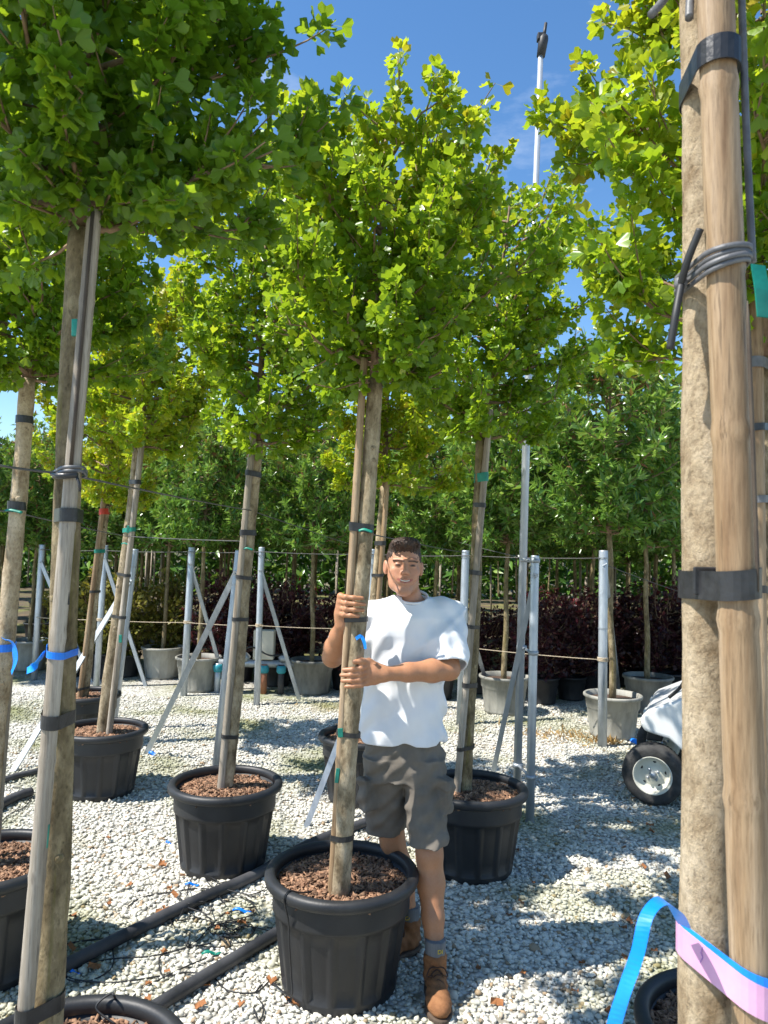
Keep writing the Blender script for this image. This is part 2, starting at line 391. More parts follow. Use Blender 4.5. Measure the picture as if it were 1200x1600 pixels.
def orient(P, D, N, size, tmpl, tint):
    """leaf frames: blade along D, normal close to N"""
    D = D / np.linalg.norm(D, axis=1, keepdims=True)
    X = np.cross(D, N); X /= np.linalg.norm(X, axis=1, keepdims=True) + 1e-9
    Z = np.cross(X, D)
    M = np.stack([X, D, Z], 2) * size[:, None, None]
    return M
def leaves_mesh(name, P, M, tint, tmpl, m, extra=None):
    tv, tf = tmpl; n = len(P)
    v = np.einsum('nij,kj->nki', M, tv) + P[:, None, :]
    f = tf[None] + (np.arange(n) * len(tv))[:, None, None]
    return mesh_np(name, v.reshape(-1, 3), f.reshape(-1, 3), m, attrs={'tint': ('FLOAT', np.repeat(tint, len(tv)))})

def crown(rs, p0, p1, rad, nprim, peak=.45, spread=.30, step=.02, per=2.5, lsize=.06, r0=.012, top_p=.45, bot=.72, droop=.25, shoots=8, toptint=.35, tint0=.30, jit=.3, start=.20, pet=.6, lowf=.10):
    """branches (MB) and leaf arrays of a crown on the leader p0-p1"""
    p0 = nv(p0); p1 = nv(p1); H = np.linalg.norm(p1 - p0)
    def prof(h):
        if h < peak: q = bot + (1 - bot) * math.sin(math.pi / 2 * h / peak)
        else: q = max(0.0, 1 - ((h - peak) / (1.04 - peak)) ** 2) ** top_p
        return rad * q
    mb = MB(); sites = []; dirs = []; hs = []
    lead = [Vector(p0 + (p1 - p0) * t) for t in np.linspace(0, 1, 7)]
    mb.tube(lead, list(np.linspace(r0 * 2.1, .004, 7)), 7)
    def emit(path, t0, stp):
        path = np.array([q[:] for q in path]); seg = np.diff(path, axis=0); L = np.linalg.norm(seg, axis=1).sum()
        n = max(2, int(L * (1 - t0) / stp)); tt = t0 + (1 - t0) * rs.uniform(0, 1, n); tt[-1] = 1
        k = tt * (len(path) - 1); i = np.minimum(k.astype(int), len(path) - 2)
        sites.append(path[i] + seg[i] * (k - i)[:, None]); dirs.append(seg[i] / np.linalg.norm(seg[i], axis=1, keepdims=True))
    for i in range(nprim):
        s = .86 * ((i + rs.uniform(0, .8)) / nprim) ** 1.25
        az = i * 2.399 + rs.uniform(-.4, .4)
        ht = min(.97, s + spread * rs.uniform(.4, 1.3) * (lowf + (1 - lowf) * min(1, s / .28)) * (1 - .5 * s)); r = prof(ht) * rs.uniform(1 - jit, 1 + jit * .45)
        a0 = p0 + (p1 - p0) * s; o = np.array((math.cos(az), math.sin(az), 0))
        a3 = p0 + (p1 - p0) * ht + o * r
        L = np.linalg.norm(a3 - a0); am = (a0 + a3) / 2 + o * .10 * L - np.array((0, 0, .10 * L))
        path = [Vector((1 - t) ** 2 * a0 + 2 * t * (1 - t) * am + t * t * a3 + rs.normal(0, .012, 3) * (t > 0)) for t in np.linspace(0, 1, 7)]
        mb.tube(path, list(np.linspace(r0 * rs.uniform(.7, 1.1), .0022, 7)), 5, caps=False)
        emit(path, start, step)
        ns = max(2, int(L / .085))
        for j in range(ns):
            t = rs.uniform(.22, .98); k = min(5, int(t * 6)); q = path[k].lerp(path[k + 1], t * 6 - k)
            tn = (path[k + 1] - path[k]).normalized()
            d = Vector(rs.normal(0, 1, 3)) * .55 + tn * .7 + Vector((o * .3)) + Vector((0, 0, .35)); d.normalize()
            l2 = rs.uniform(.10, .26) * (rad / .5) ** .5
            sp = [q + d * l2 * u + Vector((0, 0, .25 * l2 * u * u)) for u in (0, .35, .7, 1)]
            mb.tube(sp, [.0038, .003, .0022, .0014], 4, caps=False); emit(sp, .12, step * .9)
    for i in range(int(nprim * .9)):            # short leafy twigs that fill the lower crown round the stem
        s = rs.uniform(-.02, .45); az = rs.uniform(0, 6.28); o = Vector((math.cos(az), math.sin(az), rs.uniform(-.25, .5))).normalized()
        q = Vector(p0 + (p1 - p0) * s); l2 = rad * rs.uniform(.25, .65)
        sp = [q + o * l2 * u + Vector(rs.normal(0, .008, 3)) * (u > 0) for u in (0, .35, .7, 1)]
        mb.tube(sp, [.005, .004, .003, .0015], 4, caps=False); emit(sp, .25, step * .8)
    for i in range(shoots):                     # long upright shoots that break the outline
        az = rs.uniform(0, 6.28); hh = rs.uniform(.6, .97); o = np.array((math.cos(az), math.sin(az), 0))
        q = Vector(p0 + (p1 - p0) * hh + o * prof(hh) * rs.uniform(.35, .85)); l2 = rs.uniform(.18, .36) * (rad / .5)
        d = Vector(o * rs.uniform(.05, .45)) + Vector((0, 0, 1)); d.normalize()
        sp = [q + d * l2 * u + Vector(rs.normal(0, .006, 3)) for u in (0, .3, .6, .85, 1)]
        mb.tube(sp, [.004, .0035, .003, .002, .0014], 4, caps=False); emit(sp, 0, step * 1.5)
    S_ = np.concatenate(sites); D_ = np.concatenate(dirs)
    n = int(len(S_) * per); idx = rs.randint(0, len(S_), n)
    S_ = S_[idx]; D_ = D_[idx]
    d = rs.normal(0, 1, (n, 3)); d /= np.linalg.norm(d, axis=1, keepdims=True); d = d * 1.0 + D_ * .5; d[:, 2] -= droop
    d /= np.linalg.norm(d, axis=1, keepdims=True)
    size = lsize * rs.uniform(.70, 1.20, n)
    P = S_ + d * (size * pet)[:, None]
    N = rs.normal(0, 1, (n, 3)) * .80 + np.array((SUN.x * .45, SUN.y * .45, .70))
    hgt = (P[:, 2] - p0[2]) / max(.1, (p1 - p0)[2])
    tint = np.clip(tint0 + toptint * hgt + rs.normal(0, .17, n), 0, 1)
    return mb, P, d, N, size, tint

# ------------------------------------------------------------------ pots
def panels(r, z, a, j):
    if z < .035 or z > .305: return 0
    k = (a / (2 * math.pi) * 14) % 1
    e = min(1, max(0, (min(k, 1 - k) - .10) / .03)); ez = min(1, (z - .035) / .012, (.305 - z) / .006)
    return -.013 * e * max(0, ez)
PZ = [0, .012, .03, .036, .048, .10, .15, .20, .25, .298, .304, .306, .318, .36, .385, .40]
def body_r(z): return .222 + .042 * min(1, z / .306) + (.006 if z > .305 else 0)
pm = MB().lathe([(.215, 0.0)] + [(body_r(z), z + (.004 if z == 0 else 0)) for z in PZ] + [(.262, .41), (.258, .36)], 168, mod=panels)
pm.add([(.215 * math.cos(2 * math.pi * k / 40), .215 * math.sin(2 * math.pi * k / 40), .003) for k in range(40)], [list(range(40))[::-1]])
POT_WALL = pm.mesh('pot_wall', 'pot_black', True)
rimp = [(.268, .398), (.290, .396), (.3005, .402), (.304, .412), (.304, .424), (.300, .434), (.290, .440), (.276, .441), (.266, .437), (.261, .428), (.260, .405)]
POT_RIM = MB().lathe(rimp, 96, close=True).mesh('rim', 'pot_black', True)
def soil_mesh(rs):
    n = 26; v = [(0, 0, .395)]; f = []
    for i in range(1, 9):
        for k in range(n):
            a = 2 * math.pi * k / n; r = .262 * i / 8
            v.append((r * math.cos(a), r * math.sin(a), .375 + .018 * (1 - (i / 8) ** 2) + rs.uniform(-.006, .006)))
    for k in range(n): f.append([0, 1 + k, 1 + (k + 1) % n])
    for i in range(7):
        for k in range(n): f.append([1 + i * n + k, 1 + (i + 1) * n + k, 1 + (i + 1) * n + (k + 1) % n, 1 + i * n + (k + 1) % n])
    return mesh_np('soil', v, f, 'soil', True)
def chips_mesh(rs, n):
    q = np.array([(x, y, z) for x in (-1, 1) for y in (-1, 1) for z in (-1, 1)], float)
    bf = np.array([[0, 1, 3, 2], [4, 6, 7, 5], [0, 4, 5, 1], [2, 3, 7, 6], [0, 2, 6, 4], [1, 5, 7, 3]])
    r = .258 * np.sqrt(rs.uniform(0, 1, n)); a = rs.uniform(0, 6.28, n)
    s = np.stack([rs.uniform(.005, .018, n), rs.uniform(.0025, .007, n), rs.uniform(.001, .0028, n)], 1)
    M, _ = np.linalg.qr(rs.normal(size=(n, 3, 3)) * np.array([[1, 1, .35], [1, 1, .35], [.35, .35, 1]]) + np.array([[0, 0, 0], [0, 0, 0], [0, 0, 1.5]]))
    v = np.einsum('nij,nkj->nki', M, q[None] * s[:, None] * (1 + rs.uniform(-.3, .3, (n, 8, 1))))
    v += np.stack([r * np.cos(a), r * np.sin(a), .381 + .018 * (1 - (r / .262) ** 2) + rs.uniform(0, .012, n)], 1)[:, None]
    sh = np.repeat(np.repeat(rs.uniform(.30, 1.30, (n, 1)), 8, 0), 4, 1); sh[:, 3] = 1
    return mesh_np('bark_chips', v.reshape(-1, 3), (bf[None] + (np.arange(n) * 8)[:, None, None]).reshape(-1, 4), 'bark_chip', attrs={'shade': ('FLOAT_COLOR', sh)})
r_ = np.random.RandomState(11)
SOIL = soil_mesh(r_); CHIPS = chips_mesh(r_, 2600)
def pot(loc, label, rz=0.0, s=1.0, group='black tree pots on the gravel'):
    t = thing('plant_pot', loc, label, 'pot', group, (0, 0, rz)); t.scale = (s, s, s)
    put('pot_wall', POT_WALL, t); put('rim', POT_RIM, t)
    so = put('soil', SOIL, t); tag(put('bark_chips', CHIPS, so), kind='stuff')
    return t

# ------------------------------------------------------------------ ties round a trunk and its stake
def hull(pts):
    pts = sorted(set((round(x, 6), round(y, 6)) for x, y in pts))
    def half(p):
        h = []
        for q in p:
            while len(h) > 1 and (h[-1][0] - h[-2][0]) * (q[1] - h[-2][1]) - (h[-1][1] - h[-2][1]) * (q[0] - h[-2][0]) <= 0: h.pop()
            h.append(q)
        return h[:-1]
    return half(pts) + half(pts[::-1])
def band_mesh(c1, r1, c2, r2, width, tilt=0.0, th=.0022, mb=None):
    """a strap round two upright poles; c1 c2 are the axis points at the strap's height"""
    P = [(c1.x + (r1 + .001) * math.cos(a), c1.y + (r1 + .001) * math.sin(a)) for a in np.linspace(0, 2 * math.pi, 21)[:-1]]
    if c2 is not None: P += [(c2.x + (r2 + .001) * math.cos(a), c2.y + (r2 + .001) * math.sin(a)) for a in np.linspace(0, 2 * math.pi, 21)[:-1]]
    H = hull(P); cx = sum(p[0] for p in H) / len(H); cy = sum(p[1] for p in H) / len(H)
    v = []; n = len(H); zc = c1.z
    for dz, t in ((-width / 2, 0), (-width / 2, th), (width / 2, th), (width / 2, 0)):
        for x, y in H:
            d = Vector((x - cx, y - cy)).normalized() * t
            v.append((x + d.x, y + d.y, zc + dz + tilt * (x - cx)))
    f = [[j * n + k, j * n + (k + 1) % n, ((j + 1) % 4) * n + (k + 1) % n, ((j + 1) % 4) * n + k] for j in range(4) for k in range(n)]
    mb = mb or MB(); mb.add(v, f); return mb

def at_y(a, b, z):                      # the point of the line a-b at height z
    t = (z - a.z) / (b.z - a.z); return a + (b - a) * t

def bamboo_pole(name, a, b, r, label, m='bamboo', group='bamboo stakes tied to the trees', gap=.27):
    L = (b - a).length; n = int(L / .02); pts = []; rad = []
    rs = random.Random(sum(map(ord, label))); ph_ = rs.uniform(0, gap)
    for i in range(n + 1):
        s = L * i / n; k = ((s + ph_) % gap); d = min(k, gap - k)
        pts.append(a.lerp(b, i / n)); rad.append(r * (1 - .10 * i / n) * (1 + (.085 if d < .009 else 0) - (.03 if .009 <= d < .03 else 0)))
    root = thing(name, a, label, 'stake', group)
    mb = MB().tube([p - a for p in pts], rad, 12); mb.build('pole', m, root, True)
    return root

TREES = {}
SUN_GAPS = [(nv(U(x, y, Y)), r) for x, y, Y, r in ((617, 880, 2.97, .06), (640, 908, 2.94, .03), (592, 990, 3.0, .030), (622, 958, 3.0, .028), (608, 1010, 3.0, .022), (706, 1005, 3.02, .075), (640, 1048, 2.9, .05), (585, 1110, 3.0, .07), (678, 1230, 3.0, .085), (680, 1390, 2.98, .06), (690, 1535, 2.85, .06), (540, 940, 2.83, .05), (520, 1010, 2.95, .05))]  # spots on the person to be lit; leaves sunward of them are removed
def ginkgo(key, base_px, top_px, Y, Yt, r, crown_top_px, rad, label, seed, nprim=30, stake=None, stake_r=.02, stake_m='bamboo', stake_label=None,
           bands=(), pot_label=None, pot_xy=None, leaf_objs=0, toptint=.35, tint0=.30, bark='bark', lsize=.0405, per=3.9, peak=.42, trunk_z=.37, **kw):
    b = U(*base_px, Y); t = U(*top_px, Yt)
    base = at_y(b, t, trunk_z); ct = U(*crown_top_px, Yt + (Yt - Y) * .5)
    if pot_label: pot((*(pot_xy or (base.x, base.y)), 0), pot_label, rnd.uniform(0, 6))
    root = thing('ginkgo_tree', base, label, 'tree', 'ginkgo standard trees in pots')
    rs = np.random.RandomState(seed); n = 40; pts = []; rd = []
    for i in range(n + 1):
        u = i / n; p = base.lerp(t, u) - base
        p += Vector((math.sin(u * 7 + seed) * .004, math.cos(u * 5 + seed) * .004, 0)) * (u > 0)
        pts.append(p); rd.append(r * (1.08 - .24 * u) * (1 + rs.uniform(-.03, .03)) * (1.15 if i == 0 else 1))
    tb = MB().tube(pts, rd, 20); vv = tb.v[0]                # uneven girth
    for i in range(n + 1):
        for k in range(20):
            j = i * 20 + k; a = k * .314; z = i / n * (t - base).length; cc = nv(pts[i])
            vv[j] = cc + (vv[j] - cc) * (1 + .035 * math.sin(3 * a + z * 7 + seed) + .025 * math.sin(2 * a - z * 17 + seed) + .02 * math.sin(5 * a + z * 31))
    tb.build('trunk', bark, root, True)
    for q in range(0 if key == 'T8' else 5):               # knots
        u = rs.uniform(.15, .95); p = base.lerp(t, u) - base; a = rs.uniform(3.4, 6.0)
        d = Vector((math.cos(a), math.sin(a), 0)); rr = r * (1.08 - .24 * u)
        MB().tube([p + d * (rr - .006), p + d * (rr + .0003), p + d * (rr + .0012)], [.013, .010, .002], 9).build('knot', bark, root, True)
    mb, P, D, N, size, tint = crown(rs, t - base, ct - base, rad, nprim, toptint=toptint, tint0=tint0, lsize=lsize, per=per, peak=peak, r0=r * .30, **kw)
    mb.build('branches', 'twig', root, True)
    wp = P + nv(base); keep = np.ones(len(P), bool)          # openings added to the foliage so that sun patches fall on the person
    for g_, gr_ in SUN_GAPS:
        rel = wp - g_; tt = rel @ nv(SUN); keep &= ~((np.linalg.norm(rel - tt[:, None] * nv(SUN), axis=1) < gr_) & (tt > 0))
    P, D, N, size, tint, wp = [q[keep] for q in (P, D, N, size, tint, wp)]
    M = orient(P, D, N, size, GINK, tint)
    sel = np.zeros(len(P), bool)
    if leaf_objs:
        rel = wp - nv(CAM); inv = np.array(CR.transposed()); c = rel @ inv.T
        px = 600 + F * c[:, 0] / -c[:, 2]; py = 800 - F * c[:, 1] / -c[:, 2]
        ok = (px > 5) & (px < 1195) & (py > 5) & (py < 1000) & (c[:, 2] < -.5)
        score = np.where(ok, size / -c[:, 2], -1); sel[np.argsort(-score)[:leaf_objs]] = True
        sel &= ok
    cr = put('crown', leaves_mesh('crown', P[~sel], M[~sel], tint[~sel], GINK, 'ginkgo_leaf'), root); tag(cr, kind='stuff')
    for p, m3, ti in zip(P[sel], M[sel], tint[sel]):
        o = bpy.data.objects.new('leaf', LEAFM[min(9, int(ti * 10))]); col.objects.link(o)
        m4 = Matrix([list(m3[k]) + [p[k]] for k in range(3)] + [[0, 0, 0, 1]])
        o.parent = cr; o.matrix_local = m4
    sa = sb = None
    if stake:
        (x0, y0, Y0), (x1, y1, Y1) = stake
        sa = U(x0, y0, Y0); sb = U(x1, y1, Y1); sa = at_y(sa, sb, trunk_z)
        bamboo_pole('bamboo_stake', sa, sb, stake_r, stake_label, stake_m)
    for z_px, m, wd in bands:
        # height of the strap from the pixel row on the trunk
        u = (z_px - base_px[1]) / (top_px[1] - base_px[1]); c1 = b.lerp(t, u)
        uu = (c1.z - base.z) / (t.z - base.z); rr = r * (1.11 - .24 * uu)
        c2 = None
        if sa is not None and sa.z - .1 < c1.z < sb.z: c2 = at_y(sa, sb, c1.z)
        band_mesh(c1, rr, c2, stake_r * 1.03, wd, rnd.uniform(-.15, .15)).build('tie_band', m, root, False, 'rel')
    TREES[key] = dict(base=base, top=t, a=b, r=r, sa=sa, sb=sb, root=root)
    return root
LEAFM = [mesh_np('leaf', GINK[0], GINK[1], 'ginkgo_leaf', attrs={'tint': ('FLOAT', np.full(len(GINK[0]), (i + .5) / 10))}) for i in range(10)]

K, GN, BL = 'tape_black', 'tie_green', 'tape_blue'
ginkgo('T0', (533, 1352), (586, 592), 2.87, 2.90, .036, (603, 205), .50, 'ginkgo tree that the person is holding, pale trunk in the foremost full black pot', 21, 40,
       ((521, 1352, 2.86), (569, 560, 2.88)), .0165, 'bamboo', 'thin bamboo stake tied to the trunk the person holds',
       [(832, K, .034), (976, K, .018), (1152, K, .018), (1308, K, .020)], 'big black ribbed pot in front of the person, full of bark chips', G(530, 1535).to_2d(), 300, .42, .28, shoots=12)
ginkgo('T1', (355, 1212), (404, 690), 4.05, 4.05, .036, (420, 270), .47, 'ginkgo tree with dark stake in the pot left of the front pot', 31, 36,
       ((347, 1212, 4.02), (399, 640, 4.02)), .021, 'bamboo_old', 'weathered bamboo stake of the ginkgo left of the person',
       [(742, K, .03), (835, K, .03), (905, K, .02), (970, K, .02), (1150, K, .02)], 'black ribbed pot standing behind the black pipe, left of the person', None, 300, .30, .36)
ginkgo('T2', (160, 1152), (217, 700), 5.15, 5.15, .040, (245, 430), .60, 'yellow-green ginkgo tree in a pot beside the slanting steel brace', 41, 32,
       ((170, 1152, 5.1), (222, 690, 5.1)), .022, 'bamboo_old', 'grey stake of the yellow-green ginkgo by the steel brace',
       [(755, K, .03), (830, GN, .03), (900, K, .02), (965, K, .02)], 'black ribbed pot beside the foot of the slanting steel brace', None, 0, .30, .62)
ginkgo('T3', (128, 1112), (166, 790), 6.3, 6.3, .034, (190, 520), .56, 'smaller yellow-leaved ginkgo tree with reddish stake behind the others', 51, 28,
       ((122, 1112, 6.25), (163, 770, 6.25)), .022, 'bamboo', 'reddish bamboo stake of the small yellow ginkgo',
       [(800, 'tape_red', .05), (862, GN, .03), (925, K, .02), (1075, K, .02)], 'black pot half hidden behind the next black pot', None, 0, .2, .74)
ginkgo('T4', (727, 1236), (753, 685), 4.10, 4.10, .035, (800, 290), .54, 'ginkgo tree with mossy trunk in the pot behind the person', 61, 36,
       ((714, 1236, 4.06), (766, 640, 4.06)), .020, 'bamboo_old', 'grey bamboo stake crossing the mossy trunk behind the person',
       [(748, GN, .05), (792, K, .025), (898, K, .025), (982, K, .02), (1072, K, .025), (1168, K, .02)], 'black ribbed pot behind the person, next to the coupled steel pipes', (G(735, 1355).x, G(735, 1355).y), 300, .30, .34, bark='bark_moss')
ginkgo('T5', (566, 1160), (600, 760), 5.15, 5.15, .034, (612, 430), .56, 'ginkgo tree mostly hidden behind the person and the front trunk', 71, 30,
       ((576, 1160, 5.1), (606, 740, 5.1)), .020, 'bamboo', 'bamboo stake mostly hidden behind the front trunk',
       [(850, K, .03), (900, K, .02)], 'black pot half hidden behind the front trunk and the person', None, 0, .25, .66)
ginkgo('T6', (72, 1600), (126, 360), 1.80, 1.82, .034, (150, -190), .54, 'shaded ginkgo tree with overhanging dark crown and split weathered stake', 81, 36,
       ((38, 1600, 1.735), (148, 330, 1.745)), .019, 'bamboo_old', 'weathered split bamboo stake in front of the shaded ginkgo trunk',
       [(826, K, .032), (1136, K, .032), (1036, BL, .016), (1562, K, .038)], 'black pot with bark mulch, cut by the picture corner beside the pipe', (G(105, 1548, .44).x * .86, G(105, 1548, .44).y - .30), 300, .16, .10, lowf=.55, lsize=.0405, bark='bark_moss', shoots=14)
ginkgo('T7', (-22, 1335), (44, 592), 3.02, 3.02, .036, (60, 270), .46, 'ginkgo tree with pale smooth trunk and blue tape leaning by the wire', 91, 34,
       ((-8, 1335, 3.10), (52, 560, 3.10)), .018, 'bamboo_old', 'stake tied behind the pale leaning trunk with blue tape',
       [(658, K, .03), (795, K, .034), (1018, BL, .03)], 'large black pot behind the shaded trunk with green tag', (-1.55, 3.02), 200, .25, .27, bark='bark_near')
ginkgo('T9', (1216, 1500), (1196, 560), 2.10, 2.10, .035, (1160, -60), .53, 'yellow-green ginkgo with long hanging side branches behind the thick trunk', 101, 36,
       ((1192, 1500, 2.03), (1180, 440, 2.03)), .021, 'bamboo', 'reddish bamboo stake glimpsed behind the thick trunk',
       [(580, 'tie_grey', .03), (678, K, .02), (790, 'tie_grey', .02), (930, K, .02)], 'black pot showing only its rim beside the blue ribbon', (1.03, 2.06), 300, .30, .48, peak=.4, jit=.4, shoots=14, lsize=.0405)
ginkgo('T8', (1107, 1600), (1099, -330), 1.19, 1.19, .0405, (1112, -1000), .40, 'thick pale trunk close by with bamboo pole, tape and pink ribbon', 111, 26,
       ((1177, 1600, 1.105), (1105, -360, 1.105)), .030, 'bamboo', 'stout cracked bamboo pole tied to the thick pale trunk',
       [(178, K, .040), (948, K, .044)], 'black pot at the foot of the thick pale trunk', None, 0, .3, .4, bark='bark_near')

# extra details on the near trees ------------------------------------------------
T = TREES
t8 = T['T8']
def tubeobj(name, pts, r, m, label, cat, group=None, n=6):
    o = Vector(pts[0][:]); mb = MB().tube([Vector(p[:]) - o for p in pts], r, n)
    ob = mb.build(name, m, None, True); ob.location = o
    return tag(ob, label, cat, group)
def spline(pts, n=8):
    pts = [Vector(p[:]) for p in pts]; P = [pts[0]] + pts + [pts[-1]]; o = []
    for i in range(1, len(P) - 2):
        a, b, c, d = P[i - 1:i + 3]
        for k in range(n):
            t = k / n; o.append(.5 * ((2 * b) + (c - a) * t + (2 * a - 5 * b + 4 * c - d) * t * t + (3 * b - a - 3 * c + d) * t ** 3))
    return o + [pts[-1]]
# rubber tie of the thick trunk: four loops, a knot and two free ends
r8 = t8['root']; zt = U(1100, 440, 1.19).z
c1 = at_y(t8['a'], t8['top'], zt); c2 = at_y(t8['sa'], t8['sb'], zt)
for k in range(4):
    band_mesh(c1 + Vector((0, 0, (k - 1.5) * .0075)), .041 + .002 * (k % 2), c2, .031 + .002 * (k % 2), .0075, .30 - .06 * k, .005).build('rubber_loop', 'tie_grey', r8, True, 'rel')
zt = U(1100, -44, 1.19).z; c1 = at_y(t8['a'], t8['top'], zt); c2 = at_y(t8['sa'], t8['sb'], zt)
for k in range(2): band_mesh(c1 + Vector((0, 0, k * .010)), .037, c2, .030, .009, .1, .006).build('rubber_loop', 'tie_grey', r8, True, 'rel')
kn = U(1064, 443, 1.15)
MB().lathe([(.001, -.011), (.009, -.008), (.011, 0), (.009, .008), (.001, .011)], 10, c=nv(kn)).build('knot_tie', 'tie_grey', r8, True, 'rel')
for pts in ([(1064, 443, 1.145), (1075, 405, 1.125), (1094, 358, 1.11)], [(1064, 446, 1.145), (1056, 490, 1.13), (1047, 545, 1.135)]):
    MB().tube(spline([U(*p) for p in pts]), .0062, 8).build('tie_end', 'cart_black', r8, True, 'rel')
for pts in ([(1018, 22, 1.11), (1034, 4, 1.125), (1052, -22, 1.138), (1080, -44, 1.150)], [(1077, 28, 1.12), (1078, 4, 1.13), (1080, -30, 1.145), (1090, -48, 1.152)]):
    MB().tube(spline([U(*p) for p in pts]), .007, 8).build('tie_end', 'tie_grey', r8, True, 'rel')
# second pole behind and right of the bamboo, green tag, black clip, pink ribbon, blue ribbon
q = [U(1186, 60, 1.17), U(1196, 420, 1.17)]
tubeobj('hanging_cord', spline([U(1158, -30, 1.15), U(1166, 200, 1.15), U(1176, 410, 1.13)]), .0058, 'tie_grey', 'grey cord hanging down to the knot beside the stout bamboo', 'cord')
gt = MB()
pg = spline([U(1174, 412, 1.07), U(1180, 450, 1.066), U(1184, 494, 1.07)], 5)
for dx in (0, .016): pass
gt.add([p + Vector((x, y, 0)) for p in pg for x, y in ((0, 0), (.024, .006), (.024, .009), (0, .003))],
       [[i * 4 + k, i * 4 + (k + 1) % 4, (i + 1) * 4 + (k + 1) % 4, (i + 1) * 4 + k] for i in range(len(pg) - 1) for k in range(4)])
gt.build('plastic_tag', GN, r8, False, 'rel')
cp = U(1106, 908, 1.145); MB().box(cp, (.046, .006, .044)).build('clip', K, r8, False, 'rel', .004)
# the dark split down the bamboo
sp_ = [U(1168 + (y - 470) * .0372, y, 1.0757) for y in np.linspace(470, 925, 12)]
MB().tube(sp_, [.0008] + [.0030] * 10 + [.001], 6).build('bamboo_split', 'bamboo_dark', r8, True, 'rel')
zp = U(1110, 1490, 1.19).z
c1 = at_y(t8['a'], t8['top'], zp); c2 = at_y(t8['sa'], t8['sb'], zp)
pk = band_mesh(c1, .0445, c2, .031, .046, -.38).build('pink_ribbon', 'tape_pink'); tag(pk, 'pink plastic ribbon wound round the thick trunk and bamboo', 'ribbon')
pk2 = band_mesh(c1 + Vector((0, 0, .016)), .0435, c2, .0298, .036, -.30).build('blue_band', 'ribbon_blue', r8, False, 'rel')
mk = [(1094, 1504), (1098, 1496), (1095, 1488), (1098, 1480), (1102, 1487), (1101, 1495), (1106, 1503)]
MB().tube([U(x, y, 1.1432 - (x - 1107) * -.00002) for x, y in mk], .0007, 5).build('printed_mark', 'tape_purple', pk, True)
def ribbon(name, pts, wvec, m, label, group=None, th=.0008):
    P = spline(pts, 8); wv = Vector(wvec); v = []
    for i, p in enumerate(P):
        t = (P[min(i + 1, len(P) - 1)] - P[max(0, i - 1)]).normalized(); s = wv - t * wv.dot(t); nn = t.cross(s).normalized() * th
        tw = math.sin(i * .35) * .25; s = (s.normalized() * math.cos(tw) + t.cross(s).normalized() * math.sin(tw)) * wv.length
        v += [p + s, p + s + nn, p - s + nn, p - s]
    mb = MB().add([x[:] for x in v], [[i * 4 + k, i * 4 + (k + 1) % 4, (i + 1) * 4 + (k + 1) % 4, (i + 1) * 4 + k] for i in range(len(P) - 1) for k in range(4)] + [[3, 2, 1, 0], [len(v) - 4, len(v) - 3, len(v) - 2, len(v) - 1]])
    o = mb.build(name, m, None, False); return tag(o, label, 'ribbon', group)
ribbon('blue_ribbon', [U(1070, 1448, 1.15), U(1056, 1424, 1.10), U(1034, 1408, 1.05), U(1010, 1432, 1.02), U(996, 1490, 1.0), U(975, 1550, .99), U(957, 1610, .985), U(945, 1665, .985)],
       (.0075, -.004, -.002), 'ribbon_blue', 'bright blue plastic ribbon curling away from the thick trunk')
ribbon('blue_ribbon', [U(6, 998, 2.98), U(20, 1006, 2.96), U(24, 1030, 2.955), U(18, 1052, 2.965)], (.012, -.010, 0), 'ribbon_blue', 'short blue ribbon hanging on the pale leaning trunk')
ribbon('blue_ribbon', [U(70, 1020, 1.76), U(62, 1030, 1.745), U(52, 1042, 1.74), U(42, 1048, 1.745)], (.004, 0, .008), 'ribbon_blue', 'blue ribbon stub sticking out from the shaded trunk')
ribbon('blue_ribbon', [U(556, 998, 2.838), U(564, 994, 2.828), U(569, 1003, 2.826), U(571, 1014, 2.828)], (.006, -.003, 0), 'ribbon_blue', 'small blue ribbon tied on the trunk between the hands')
# T6: second half of the split stake and green tags
t6 = T['T6']
a_, b_ = U(58, 1600, 1.745), U(140, 600, 1.75)
def strip_tag(tree, px, py, Y, wpx, hpx, m=GN):
    p = U(px, py, Y); s = Y / F
    MB().box(p, (wpx * s, .006, hpx * s), Matrix.Rotation(rnd.uniform(-.1, .1), 3, 'Y')).build('plastic_tag', m, T[tree]['root'], False, 'rel', .002)
dk = [U(145 - i * 8.6, 330 + i * 100, 1.7235) for i in range(5)]
MB().tube(dk, .0045, 6).build('stake_gap', 'bamboo_dark', t6['root'], True, 'rel')
strip_tag('T6', 68, 1306, 1.735, 16, 36); strip_tag('T6', 117, 512, 1.742, 10, 28)
strip_tag('T0', 527, 1212, 2.845, 6, 22); strip_tag('T0', 532, 1145, 2.843, 8, 14)
strip_tag('T2', 188, 998, 5.08, 5, 12); strip_tag('T2', 200, 827, 5.08, 4, 12); strip_tag('T6', 103, 928, 1.74, 10, 34, K)
zt = U(100, 742, 1.80).z
c1 = at_y(t6['a'], t6['top'], zt); c2 = at_y(t6['sa'], t6['sb'], zt)
for k in range(2): band_mesh(c1 + Vector((0, 0, k * .009)), .036, c2, .0235, .007, .1, .005).build('rubber_loop', 'tie_grey', t6['root'], True, 'rel')
MB().tube([U(80, 741, 1.74), U(92, 744, 1.715), U(121, 742, 1.715)], [.004, .008, .007], 8).build('tie_end', K, t6['root'], True, 'rel')
MB().tube([U(119, 742, 1.715), U(124, 756, 1.712), U(125, 768, 1.715)], .0035, 6).build('tie_end', K, t6['root'], True, 'rel')

